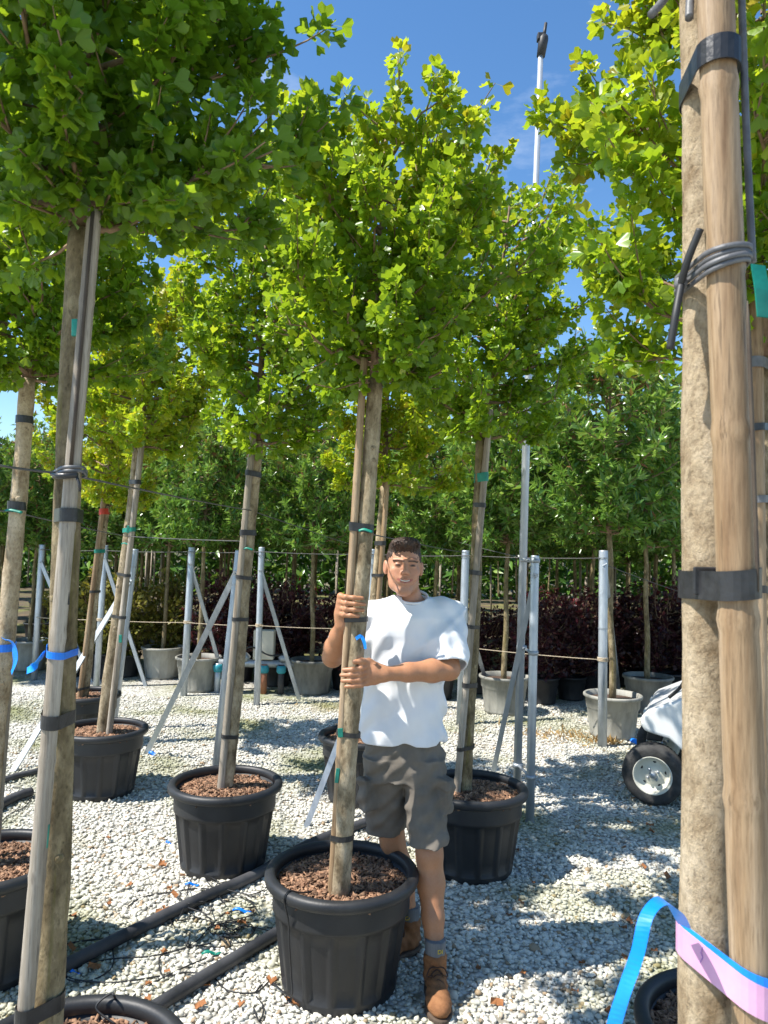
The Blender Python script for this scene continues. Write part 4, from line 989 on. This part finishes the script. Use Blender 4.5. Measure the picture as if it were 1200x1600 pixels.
# ------------------------------------------------------------------ person: distance fields turned into meshes
class Field:
    def __init__(s, lo, hi, h):
        s.h = h; s.lo = np.array(lo, float); n = np.ceil((np.array(hi) - s.lo) / h).astype(int) + 1
        s.n = n; s.D = np.full(n, .5, np.float32)
        s.ax = [(s.lo[i] + h * np.arange(n[i])).astype(np.float32) for i in range(3)]
    def win(s, lo, hi):
        a = np.clip(np.floor((np.array(lo) - s.lo) / s.h).astype(int), 0, s.n); b = np.clip(np.ceil((np.array(hi) - s.lo) / s.h).astype(int) + 1, 0, s.n)
        sl = tuple(slice(a[i], b[i]) for i in range(3))
        return sl, (s.ax[0][sl[0]][:, None, None], s.ax[1][sl[1]][None, :, None], s.ax[2][sl[2]][None, None, :])
    def put(s, fn, lo, hi, k=.01, op='add'):
        pad = k + .03
        sl, (x, y, z) = s.win(np.array(lo) - pad, np.array(hi) + pad)
        a = s.D[sl]
        if a.size == 0: return
        d = fn(x, y, z).astype(np.float32)
        d = np.broadcast_to(d, a.shape)
        if op == 'add':
            h = np.clip(.5 + .5 * (a - d) / k, 0, 1); s.D[sl] = a * (1 - h) + d * h - k * h * (1 - h)
        else:
            d = -d; h = np.clip(.5 - .5 * (a - d) / k, 0, 1); s.D[sl] = a * (1 - h) + d * h + k * h * (1 - h)
    def cone(s, a, b, ra, rb, k=.012, op='add', sq=None):
        a = nv(a); b = nv(b); ba = b - a; L2 = max(1e-9, ba @ ba)
        def fn(x, y, z):
            px, py, pz = x - a[0], y - a[1], z - a[2]
            t = np.clip((px * ba[0] + py * ba[1] + pz * ba[2]) / L2, 0, 1)
            return np.sqrt((px - t * ba[0]) ** 2 + (py - t * ba[1]) ** 2 + (pz - t * ba[2]) ** 2) - (ra + (rb - ra) * t)
        r = max(ra, rb); s.put(fn, np.minimum(a, b) - r, np.maximum(a, b) + r, k, op)
    def chain(s, pts, rad, k=.012, op='add'):
        for i in range(len(pts) - 1): s.cone(pts[i], pts[i + 1], rad[i], rad[i + 1], k, op)
    def ell(s, c, r, M=None, k=.01, op='add'):
        c = nv(c); r = np.array(r, float); M = np.eye(3) if M is None else np.array(M)
        def fn(x, y, z):
            px, py, pz = x - c[0], y - c[1], z - c[2]
            q = [(M[0, i] * px + M[1, i] * py + M[2, i] * pz) for i in range(3)]
            k0 = np.sqrt(sum((q[i] / r[i]) ** 2 for i in range(3))); k1 = np.sqrt(sum((q[i] / r[i] ** 2) ** 2 for i in range(3)))
            return k0 * (k0 - 1) / (k1 + 1e-6)
        e = r.max(); s.put(fn, c - e, c + e, k, op)
    def box(s, c, r, M=None, rr=.005, k=.005, op='add'):
        c = nv(c); r = np.array(r, float) - rr; M = np.eye(3) if M is None else np.array(M)
        def fn(x, y, z):
            px, py, pz = x - c[0], y - c[1], z - c[2]
            q = [np.abs(M[0, i] * px + M[1, i] * py + M[2, i] * pz) - r[i] for i in range(3)]
            return np.sqrt(sum(np.maximum(t, 0) ** 2 for t in q)) + np.minimum(np.maximum(np.maximum(q[0], q[1]), q[2]), 0) - rr
        e = np.linalg.norm(r) + rr; s.put(fn, c - e, c + e, k, op)
    def loft(s, rows, k=.02, op='add', p=2.0, lo=None, hi=None, off=0):
        """rows of (z, cx, cy, half width, half depth), rising z"""
        rows = np.array(sorted(rows), float)
        def fn(x, y, z):
            zz = z.ravel(); cx, cy, a, b = [np.interp(zz, rows[:, 0], rows[:, i])[None, None, :] for i in range(1, 5)]
            a = a + off; b = b + off
            q = (np.abs((x - cx) / a) ** p + np.abs((y - cy) / b) ** p) ** (1 / p)
            d = (q - 1) * np.minimum(a, b)
            return np.maximum(d, np.maximum(rows[0, 0] - z, z - rows[-1, 0]))
        m = rows[:, 3:5].max() + .01
        s.put(fn, (rows[:, 1].min() - m, rows[:, 2].min() - m, rows[0, 0]), (rows[:, 1].max() + m, rows[:, 2].max() + m, rows[-1, 0]), k, op)
    def plane_cut(s, p, n, lo, hi, k=.002):       # remove what lies on the side n points to
        p = nv(p); n = nv(Vector(n[:]).normalized())
        s.put(lambda x, y, z: -((x - p[0]) * n[0] + (y - p[1]) * n[1] + (z - p[2]) * n[2]), lo, hi, k, 'sub')
    def warp(s, fn, lo, hi, lim=.03):
        sl, (x, y, z) = s.win(lo, hi); a = s.D[sl]; s.D[sl] = a + np.broadcast_to(fn(x, y, z), a.shape).astype(np.float32)
    def mesh(s):
        D = s.D; h = s.h; n = D.shape; ins = D < 0
        c = np.zeros((n[0] - 1, n[1] - 1, n[2] - 1), np.int8)
        for i in (0, 1):
            for j in (0, 1):
                for k in (0, 1): c += ins[i:n[0] - 1 + i, j:n[1] - 1 + j, k:n[2] - 1 + k]
        I = np.argwhere((c > 0) & (c < 8)); idx = np.full(c.shape, -1, np.int32); idx[tuple(I.T)] = np.arange(len(I))
        acc = np.zeros((len(I), 3)); cnt = np.zeros(len(I))
        cor = [(i, j, k) for i in (0, 1) for j in (0, 1) for k in (0, 1)]
        for a in range(8):
            for ax in range(3):
                if cor[a][ax]: continue
                ca = np.array(cor[a]); cb = ca.copy(); cb[ax] = 1
                da = D[tuple((I + ca).T)].astype(float); db = D[tuple((I + cb).T)].astype(float)
                m = (da < 0) != (db < 0); t = np.where(m, da / np.where(m, da - db, 1), 0)
                p = ca[None] + (cb - ca)[None] * t[:, None]; acc += p * m[:, None]; cnt += m
        v = s.lo + (I + acc / cnt[:, None]) * h
        fs = []
        for ax in range(3):
            u, w_ = [(1, 2), (2, 0), (0, 1)][ax]
            sa = [slice(1, -1)] * 3; sa[ax] = slice(0, -1); sb = list(sa); sb[ax] = slice(1, None)
            A = ins[tuple(sa)]; B = ins[tuple(sb)]
            for flip, mm in ((False, A & ~B), (True, ~A & B)):
                E = np.argwhere(mm)
                if not len(E): continue
                off = np.ones(3, int); off[ax] = 0; E = E + off
                def cell(du, dw):
                    q = E.copy(); q[:, u] -= du; q[:, w_] -= dw; return idx[tuple(q.T)]
                q = np.stack([cell(1, 1), cell(0, 1), cell(0, 0), cell(1, 0)], 1)
                fs.append(q[:, ::-1] if flip else q)
        return v, np.concatenate(fs)
def fold(x, y, z, fx, fy, fz, ph=0.0): return np.sin(x * fx + y * fy + z * fz + ph)

# ---- joints from the photograph
HC = U(631, 886, 3.065)
neck0, neck1 = U(636, 918, 3.09), U(644, 950, 3.10)
shR, shL = U(580, 964, 3.13), U(697, 960, 3.12)
elR, wrR = U(520, 1026, 3.03), U(535, 976, 2.885)
elL, wrL = U(702, 1046, 2.98), U(602, 1053, 2.865)
hipR, hipL = U(606, 1175, 3.15), U(662, 1175, 3.11)
knR, knL = U(613, 1312, 3.215), U(671, 1334, 3.02)
anR, anL = U(641, 1438, 3.22), U(680, 1492, 2.93)
root = thing('person', (G(650, 1515).x, 3.02, 0), 'person in white t-shirt and grey cargo shorts gripping a ginkgo trunk', 'person')
RB = nv(root.location)
def fobj(name, fld, m, attrs=None, parent=None, colors=None):
    v, f = fld.mesh(); at = {'Col': ('FLOAT_COLOR', colors(v))} if colors else None
    return put(name, mesh_np(name, v - RB, f, m, True, at), parent or root)

# ---- body
B = Field((-.32, 2.62, 0), (.36, 3.34, 1.79), .0042)
B.chain([neck0, neck1], [.047, .056], .02)
B.cone(neck1 - Vector((0, -.01, .02)), shR - Vector((-.02, 0, 0)), .055, .045, .03); B.cone(neck1 - Vector((0, -.01, .02)), shL - Vector((.02, 0, 0)), .055, .045, .03)
zt = lambda py, Y=3.11: U(632, py, Y).z
tx = lambda px, py, Y=3.11: U(px, py, Y).x
B.loft([(zt(y), tx(x, y), 3.12, a, b) for y, x, a, b in ((1180, 633, .12, .07), (1100, 632, .115, .07), (1010, 634, .13, .08), (958, 640, .145, .085), (944, 643, .09, .07))], .03)
for s_, e_, w_ in ((shR, elR, wrR), (shL, elL, wrL)):
    B.chain([s_, s_.lerp(e_, .5), e_], [.050, .046, .040], .02)
    d = (w_ - e_)
    B.chain([e_, e_.lerp(w_, .28), e_.lerp(w_, .65), w_], [.041, .0445, .035, .0265], .02)
for h_, k_, a_, r0 in ((hipR, knR, anR, 0), (hipL, knL, anL, 1)):
    B.chain([h_, h_.lerp(k_, .5), k_], [.068, .062, .052], .03)
    cf = k_.lerp(a_, .32) + Vector((0, .018, 0))
    B.chain([k_, cf, k_.lerp(a_, .65) + Vector((0, .008, 0)), a_], [.052, .054, .042, .035], .02)
    B.ell(k_ + Vector((0, -.028, .0)), (.034, .028, .042), None, .02)
    B.cone(a_, a_ - Vector((0, 0, .05)), .033, .030, .01)
# hands: fingers are arcs round the trunk and its stake
t0 = T['T0']
def grip(py): 
    c = front('T0', py) + Vector((0, t0['r'], 0)); s = at_y(t0['sa'], t0['sb'], c.z); return c, s
def ring(c, ang, rx, ry, dz=0): return c + Vector((rx * math.cos(R(ang)), ry * math.sin(R(ang)), dz))
def hand(c, wrist, zs, a0, a1, rx, ry, lens, droop, palm_in, knuckle_r=.0108):
    kn = []
    for i, (z, L) in enumerate(zip(zs, lens)):
        angs = [a0 + (a1 - a0) * L * t for t in (0, .36, .66, 1.0)]
        lift = [.006, .0055, .002, .000]
        pts = [ring(c, an, rx + li, ry + li, z + droop * t) for an, li, t in zip(angs, lift, (0, .4, .7, 1))]
        B.chain(pts, [.0106, .0098, .0090, .0078], .0045)
        B.ell(pts[1], (.0108,) * 3, None, .004)
        kn.append(pts[0])
    m = [wrist.lerp(q, .12) + Vector((0, 0, (z - sum(zs) / 4) * .35)) for q, z in zip(kn, zs)]
    for q, a in zip(kn, m): B.chain([a, a.lerp(q, .55) + palm_in, q], [.017, .0145, .0118], .012)
    B.cone(wrist, kn[1].lerp(kn[2], .5).lerp(wrist, .45) + palm_in, .0255, .022, .014)
    return kn
cU, sU = grip(946); cL, sL = grip(1051)
cU = cU.lerp(sU, .3); cL = cL.lerp(sL, .3)
kU = hand(cU, wrR, (.036, .013, -.010, -.032), 196, 300, .058, .052, (.95, 1.05, 1.0, .82), -.004, Vector((-.004, .004, 0)))
B.chain([wrR.lerp(kU[0], .3), ring(cU, 150, .062, .056, .012), ring(cU, 115, .058, .056, .03), ring(cU, 80, .055, .054, .036)], [.018, .0135, .0115, .009], .010)
kL = hand(cL, wrL, (.030, .009, -.012, -.032), 338, 236, .060, .054, (.95, 1.05, 1.0, .84), -.012, Vector((.002, -.004, 0)))
B.chain([wrL.lerp(kL[0], .25) + Vector((0, 0, .012)), ring(cL, 345, .068, .062, .046), ring(cL, 312, .060, .058, .052), ring(cL, 282, .054, .054, .050)], [.017, .0135, .0112, .009], .010)
# head in its own frame: x to the right of the picture, -y to the viewer
HM = Matrix.Rotation(R(2.0), 3, 'Y') @ Matrix.Rotation(R(3), 3, 'Z') @ Matrix.Rotation(R(-3), 3, 'X'); HS = .985
HMn = np.array(HM)
def H(x, y, z): return HC + (HM @ Vector((x, y, z))) * HS
def he(c, r, k=.01, op='add', rot=None): B.ell(H(*c), [q * HS for q in r], HMn if rot is None else HMn @ np.array(rot), k, op)
he((0, .018, .034), (.0690, .090, .080), .01)
he((0, -.012, -.022), (.0580, .072, .085), .03)
for s in (-1, 1):
    B.chain([H(s * .046, .012, -.040), H(s * .037, -.014, -.074), H(s * .015, -.060, -.100)], [.015, .015, .016], .028)
    he((s * .040, -.056, -.020), (.024, .022, .022), .02)                       # cheekbone
    he((s * .034, -.066, -.044), (.018, .016, .018), .015)                      # smiling cheek
    B.cone(H(s * .010, -.0815, .024), H(s * .048, -.066, .026), .0085, .0075, .012)     # brow ridge
    he((s * .0305, -.0905, .006), (.0165, .0165, .0105), .010, 'sub')
    he((s * .0305, -.0680, .0055), (.0155, .0140, .0115), .004)                 # eyeball and lids
    he((s * .0120, -.0890, -.0270), (.0080, .0100, .0070), .006)                # nostril wing
    he((s * .0765, .018, -.004), (.009, .020, .032), .006, rot=Matrix.Rotation(R(-14 * s), 3, 'Z') @ Matrix.Rotation(R(-8), 3, 'X'))
    he((s * .0865, .012, -.002), (.006, .010, .018), .005, 'sub')
he((0, -.066, -.100), (.023, .020, .017), .02)
B.cone(H(0, -.084, .016), H(0, -.1030, -.022), .0072, .0110, .011)
he((0, -.078, -.060), (.034, .013, .022), .015)
B.chain([H(-.027, -.079, -.0495), H(-.008, -.0905, -.0540), H(.008, -.0905, -.0540), H(.027, -.079, -.0495)], [.0035, .0050, .0050, .0035], .005)
B.chain([H(-.023, -.081, -.0600), H(0, -.0905, -.0690), H(.023, -.081, -.0600)], [.0040, .0060, .0040], .005)
B.chain([H(-.027, -.087, -.0535), H(0, -.0975, -.0612), H(.027, -.087, -.0535)], [.0018, .0036, .0018], .003, 'sub')
def skin_col(v):
    n = len(v); c = np.tile(np.array((.46, .215, .110)), (n, 1))
    q = ((v - nv(HC)) @ HMn) / HS
    def spot(ctr, r, colr, st=1.0, soft=.5):
        d = np.sqrt((((q - np.array(ctr)) / np.array(r)) ** 2).sum(1)); m = np.clip((1 - d) / soft, 0, 1)[:, None] * st
        c[:] = c * (1 - m) + np.array(colr) * m
    head = np.sqrt((q ** 2).sum(1)) < .15
    c[head] = (.52, .255, .150)
    for t in np.linspace(-1, 1, 9): spot((.027 * t, -.088, -.0615 + .0075 * t * t), (.010, .03, .0105 - .004 * abs(t)), (.36, .095, .075), .8)
    for s in (-1, 1):
        spot((s * .042, -.065, -.030), (.026, .03, .022), (.56, .23, .16), .5, 1)
        for t in np.linspace(0, 1, 7): spot((s * (.012 + .037 * t), -.082 + .012 * t, .0215 + .0025 * math.sin(t * 3.0) - .001 * t), (.009, .02, .0050), (.035, .018, .012), .95)
        spot((s * .0305, -.082, .0050), (.0175, .018, .0056), (.020, .012, .010), 1.0)       # narrowed eyes
        spot((s * .0840, .012, -.004), (.012, .022, .034), (.52, .20, .14), .5, 1)
    spot((0, -.100, -.024), (.016, .02, .014), (.56, .24, .17), .5, 1)
    spot((0, -.060, -.085), (.065, .06, .040), (.36, .205, .145), .38, .5)                    # stubble
    c += np.random.RandomState(2).normal(0, .006, (n, 1))
    return np.concatenate([np.clip(c, .01, 1), np.ones((n, 1))], 1)
fobj('body', B, 'skin', colors=skin_col)
MB().tube([H(-.019, -.0885, -.0556), H(-.010, -.0938, -.0588), H(0, -.0952, -.0602), H(.010, -.0938, -.0588), H(.019, -.0885, -.0556)], .0024, 6).build('teeth', 'teeth', root, True, 'rel')

# ---- hair
Hf = Field(nv(HC) - .16, nv(HC) + .16, .0026)
def hel(c, r, k=.008, op='add'): Hf.ell(H(*c), [q * HS for q in r], HMn, k, op)
hel((0, .024, .038), (.0735, .094, .083)); 
hel((0, -.012, .092), (.062, .072, .030), .02); hel((.012, -.050, .098), (.044, .040, .024), .015); hel((-.024, -.045, .093), (.036, .038, .022), .015)
hel((0, -.110, .000), (.0640, .070, .0720), .006, 'sub')          # face opening
hel((0, -.02, -.095), (.12, .14, .085), .006, 'sub')               # below the hairline
for s in (-1, 1): hel((s * .088, .010, -.010), (.022, .030, .040), .006, 'sub'); hel((s * .058, -.080, .030), (.022, .022, .040), .006, 'sub')
rh = random.Random(5)
for k in range(120):
    a = rh.uniform(-1, 1); x = .058 * a; y = rh.uniform(-.075, .06); z = .104 + .012 * math.sqrt(max(0, 1 - a * a)) - max(0, y) * .18 - abs(a) * .022
    d = Vector((rh.uniform(-.01, .018), rh.uniform(-.026, -.008), rh.uniform(.002, .012)))
    Hf.cone(H(x, y, z - .006), H(x + d.x, y + d.y, z + d.z - .004), .0062, .0024, .003)
q_ = lambda x, y, z: .0011 * fold(x, y, z, 420, 150, 90) + .0009 * fold(x, y, z, -260, 240, 180, 1) + .0008 * fold(x, y, z, 150, -380, 260, 2)
Hf.warp(q_, nv(HC) - .16, nv(HC) + .16)
fobj('hair', Hf, 'hair')

# ---- t-shirt
S_ = Field((-.32, 2.80, .84), (.36, 3.36, 1.58), .0046)
rows = [(zt(y), tx(x, y), 3.125 - .004 * i, a, b) for i, (y, x, a, b) in enumerate(((1157, 629.5, .174, .126), (1120, 630, .170, .124), (1075, 631, .168, .122), (1030, 632, .170, .126), (990, 635, .174, .126), (962, 638, .176, .112), (948, 641, .150, .092), (938, 643, .112, .076), (930, 644, .080, .066)))]
S_.loft(rows, .02, p=2.3)
S_.cone(shR + Vector((.02, 0, -.005)), shR + Vector((-.004, -.004, -.012)), .060, .064, .035); S_.cone(shL + Vector((-.02, 0, -.005)), shL + Vector((.006, 0, -.012)), .060, .064, .035)
cuR = shR.lerp(elR, .80); cuL = shL.lerp(elL, .95)
S_.chain([shR, shR.lerp(elR, .55), shR.lerp(elR, 1.1)], [.066, .070, .074], .04)
S_.chain([shL, shL.lerp(elL, .55), shL.lerp(elL, 1.25)], [.068, .074, .080], .04)
# creases
allw = (S_.lo, S_.lo + (S_.n - 1) * S_.h)
zl = zt(1157)
S_.cone(neck1 + Vector((0, .01, -.012)), shR + Vector((.02, 0, .002)), .060, .056, .03); S_.cone(neck1 + Vector((0, .01, -.012)), shL + Vector((-.02, 0, .002)), .060, .056, .03)
def crease(x, y, z):
    low = np.clip((1.32 - z) / .25, 0, 1)
    d = .0062 * low * fold(x, y, z, 34, 20, 7, .6) + .0042 * fold(x, y, z, 52, 18, -19, 2.0) * (1 - .5 * low) + .0034 * fold(x, y, z, -27, 12, 46, 1.1) + .0016 * fold(x, y, z, 88, 30, 40, .3) * fold(x, y, z, 20, 10, -24, 1.0)
    arm = np.clip((x - (shL.x - .05)) / .06, 0, 1)
    d = d + arm * .0045 * fold(x, y, z, 70, 30, 46, .4) + np.clip((shR.x + .05 - x) / .06, 0, 1) * .0040 * fold(x, y, z, -60, 30, 60, .2)
    pull = np.exp(-((z - (1.40 + (x - shL.x) * .75)) / .016) ** 2) * np.clip((x - .10) / .1, 0, 1)
    return d - .007 * pull
S_.warp(crease, *allw); SW = S_.D.copy()
# openings: hem, sleeves, neck
S_.put(lambda x, y, z: z - zl + 0 * x + 0 * y, allw[0], (allw[1][0], allw[1][1], zl), .002, 'sub')
shell = np.zeros(S_.D.shape, bool); shell[:, :, S_.ax[2] < zl + .05] = True
for sh_, el_, cu_, r_c in ((shR, elR, cuR, .066), (shL, elL, cuL, .071)):
    ax_ = (el_ - sh_).normalized(); p_ = nv(cu_); n_ = nv(ax_)
    bl = nv(cu_) - np.array((.10, .11, .12)); bh = nv(cu_) + np.array((.10, .11, .06))
    def cut(x, y, z, p_=p_, n_=n_):
        t = (x - p_[0]) * n_[0] + (y - p_[1]) * n_[1] + (z - p_[2]) * n_[2]
        rad2 = (x - p_[0]) ** 2 + (y - p_[1]) ** 2 + (z - p_[2]) ** 2 - t * t
        return np.maximum(-t, np.sqrt(np.maximum(rad2, 0)) - .098)
    S_.put(cut, bl, bh, .002, 'sub')
    t_ = (S_.ax[0][:, None, None] - p_[0]) * n_[0] + (S_.ax[1][None, :, None] - p_[1]) * n_[1] + (S_.ax[2][None, None, :] - p_[2]) * n_[2]
    side = (S_.ax[0] > p_[0] - .09) & (S_.ax[0] < p_[0] + .09)
    shell |= (t_ > -.05) & side[:, None, None] & (S_.ax[2] > 1.15)[None, None, :]
S_.D = np.where(shell, np.maximum(S_.D, -(SW + .009)), S_.D)
NB = U(645, 934, 3.085); NR = Matrix.Rotation(R(20), 3, 'X')
S_.ell(NB + Vector((0, -.005, .010)), (.062, .069, .040), np.array(NR), .006, 'sub')
ncol = []
for a in np.linspace(0, 2 * math.pi, 25): ncol.append(NB + NR @ Vector((.062 * math.cos(a), .069 * math.sin(a), 0)) + Vector((0, -.004, .004)))
fobj('t_shirt', S_, 'shirt')
MB().tube(ncol, .0060, 8, caps=False, sq=.8).build('collar', 'shirt', root, True, 'rel')

# ---- cargo shorts
Q = Field((-.16, 2.84, .40), (.34, 3.34, .98), .0044)
pz = [(zt(y), tx(x, y), 3.12, a, b) for y, x, a, b in ((1215, 633, .150, .112), (1180, 632, .160, .116), (1158, 631, .153, .103), (1140, 631, .146, .096))]
Q.loft(pz, .02, p=2.4)
def legrow(px, py, Y, a, b): p = U(px, py, Y); return (p.z, p.x, p.y, a, b)
lR = [legrow(604, 1180, 3.12, .098, .108), legrow(602, 1230, 3.16, .092, .102), legrow(603, 1297, 3.20, .085, .090)]
lL = [legrow(661, 1180, 3.11, .094, .108), legrow(664, 1235, 3.085, .086, .100), legrow(669, 1316, 3.02, .079, .088)]
for l_ in (lR, lL): Q.loft(l_, .018, p=2.3)
# cargo pocket and flap on the outer thigh
pk_ = U(690, 1243, 3.03); Mx = Matrix.Rotation(R(-35), 3, 'Z') @ Matrix.Rotation(R(4), 3, 'Y')
Q.box(pk_, (.042, .030, .068), np.array(Mx), .010, .008); Q.box(pk_ + Vector((0, -.006, .055)), (.046, .034, .022), np.array(Mx), .006, .003)
pk2 = U(574, 1240, 3.07); Mx2 = Matrix.Rotation(R(40), 3, 'Z'); Q.box(pk2, (.034, .028, .066), np.array(Mx2), .010, .010)
qw = (Q.lo, Q.lo + (Q.n - 1) * Q.h)
def qcrease(x, y, z):
    c = .0040 * fold(x, y, z, 38, 24, 62, .3) * fold(x, y, z, -16, 10, 24, 1.0) + .0026 * fold(x, y, z, -58, 20, 74, 1.3) + .0018 * fold(x, y, z, 95, 40, -88, .5)
    cr = np.clip((z - .74) / .1, 0, 1)
    return c + cr * .0035 * fold(x, y, z, 85, 0, 46, .8) * np.exp(-((x - tx(636, 1190)) / .08) ** 2)
Q.warp(qcrease, *qw); QW = Q.D.copy()
for l_ in (lR, lL):
    z0 = l_[-1][0]
    xs = (Q.ax[0] > l_[-1][1] - .13) & (Q.ax[0] < l_[-1][1] + .13) & ((Q.ax[0] < .10) if l_ is lR else (Q.ax[0] > .10))
    zs_ = Q.ax[2] < z0 + .05
    Q.put(lambda x, y, z, z0=z0, l_=l_: np.maximum(z - z0, np.abs(x - l_[-1][1]) - .14) + 0 * y, (l_[-1][1] - .11 if l_ is lR else .100, 2.9, .3), (.098 if l_ is lR else l_[-1][1] + .11, 3.4, z0), .002, 'sub') if False else None
    m_ = xs[:, None, None] & zs_[None, None, :]
    Q.D = np.where(m_, np.maximum(Q.D, -(QW + .010)), Q.D)
    Q.D = np.where(xs[:, None, None] & (Q.ax[2] < z0 + .10)[None, None, :], np.maximum(Q.D, (z0 + .002 * np.sin(Q.ax[0] * 40))[:, None, None] - Q.ax[2][None, None, :]), Q.D)
so = fobj('cargo_shorts', Q, 'shorts')
# fly and belt seam
st = MB().tube([U(618 + i * 3, 1165 + i * 9, 2.998) for i in range(6)], .0018, 5)
st.build('fly_seam', 'stitch', so, True, 'rel') if False else None

# ---- socks and boots
def rel(mb): mb.v = [a - RB for a in mb.v]; return mb
def boot(heel, toe, an, nm, side):
    d = (toe - heel); d.z = 0; L = d.length; d.normalize(); s = Vector((d.y, -d.x, 0)); M = np.array(Matrix([(s.x, d.x, 0), (s.y, d.y, 0), (0, 0, 1)]))
    def P(x, y, z): return heel + s * x + d * (y * .86) + Vector((0, 0, z))
    lo = np.minimum(nv(heel), nv(toe)) - .12; hi = np.maximum(nv(heel), nv(toe)) + .12; lo[2] = -.02; hi[2] = .24
    f = Field(lo, hi, .0036)
    f.ell(P(0, .055, .055), (.036, .058, .050), M, .02); f.ell(P(.004, .20, .040), (.047, .082, .036), M, .03)
    f.chain([P(0, .06, .07), P(0, .13, .066), P(.003, .20, .048)], [.036, .034, .034], .02)
    f.chain([P(0, .060, .075), an + Vector((0, 0, -.012))], [.040, .046], .02)
    f.ell(an + Vector((0, 0, .030)), (.042, .042, .030), None, .003, 'sub')
    f.put(lambda x, y, z: z - .016 + 0 * x + 0 * y, lo, (hi[0], hi[1], .016), .002, 'sub')
    f.warp(lambda x, y, z: .0012 * fold(x, y, z, 110, 150, 120), lo, hi)
    # boots are named children of the person, the sole and laces belong to them
    up = fobj(nm, f, 'suede')
    so_ = Field(lo, hi, .0036)
    so_.ell(P(.003, .195, .012), (.051, .092, .050), M, .02); so_.ell(P(0, .06, .012), (.041, .066, .05), M, .03)
    so_.put(lambda x, y, z: np.abs(z - .0125) - .0115 + 0 * x + 0 * y, lo, hi, .001, 'sub') if False else None
    so_.D = np.maximum(so_.D, (np.abs(so_.ax[2] - .0125) - .0105)[None, None, :].astype(np.float32))
    fobj('sole', so_, 'boot_sole', parent=up)
    lc = MB()
    for i in range(5):
        y = .118 + i * .021; z = .120 - (y - .10) * .40
        lc.tube(spline([P(-.022, y + .004, z - .012), P(0, y - .004, z + .002), P(.022, y + .004, z - .012)], 4), .0028, 6)
        if i < 4: lc.tube([P(-.02, y, z - .010), P(.02, y + .02, z - .016)], .0026, 6)
    for s_ in (-1, 1): lc.tube(spline([P(0, .112, .122), P(s_ * .026, .118, .122), P(s_ * .040, .130, .098), P(s_ * .020, .140, .106)], 4), .0026, 6)
    rel(lc).build('laces', 'lace', up, True)
    MB_ = rel(MB().tube([an + Vector((0, 0, .062)), an + Vector((0, 0, .058)), an + Vector((0, 0, .02)), an - Vector((0, 0, .02))], [.0385, .0410, .0395, .040], 22))
    sk = MB_.build('sock', 'sock', root, True)
    return up, sk
hl = G(676, 1512); tl = G(694, 1580)
dl = (tl - hl).normalized(); hl = Vector((anL.x, anL.y, 0)) - dl * .052; tl = hl + dl * .285
boot(hl, tl, anL, 'boot', 1)
hr = G(652, 1470); hr.z = 0; tr_ = hr + Vector((-.235, -.16, 0))
hr2 = Vector((anR.x + .035, anR.y + .03, 0)); boot(hr2, hr2 + Vector((-.22, -.17, 0)), anR, 'boot', -1)

# yellow lettering on the socks
def letters(txt, p, size):
    cu = bpy.data.curves.new('letters', 'FONT'); cu.body = txt; cu.size = size; cu.extrude = .0006; cu.align_x = 'CENTER'
    o = bpy.data.objects.new('letters', cu); col.objects.link(o)
    me = bpy.data.meshes.new_from_object(o.evaluated_get(bpy.context.evaluated_depsgraph_get())); bpy.data.objects.remove(o)
    me.materials.clear(); me.materials.append(MATS['sock_print'])
    put('sock_lettering', me, root, Vector(p) - root.location, (R(90), 0, R(12)))
letters('DI', anL + Vector((.016, -.0385, .024)), .022); letters('CA', anR + Vector((-.010, -.0400, .020)), .022)
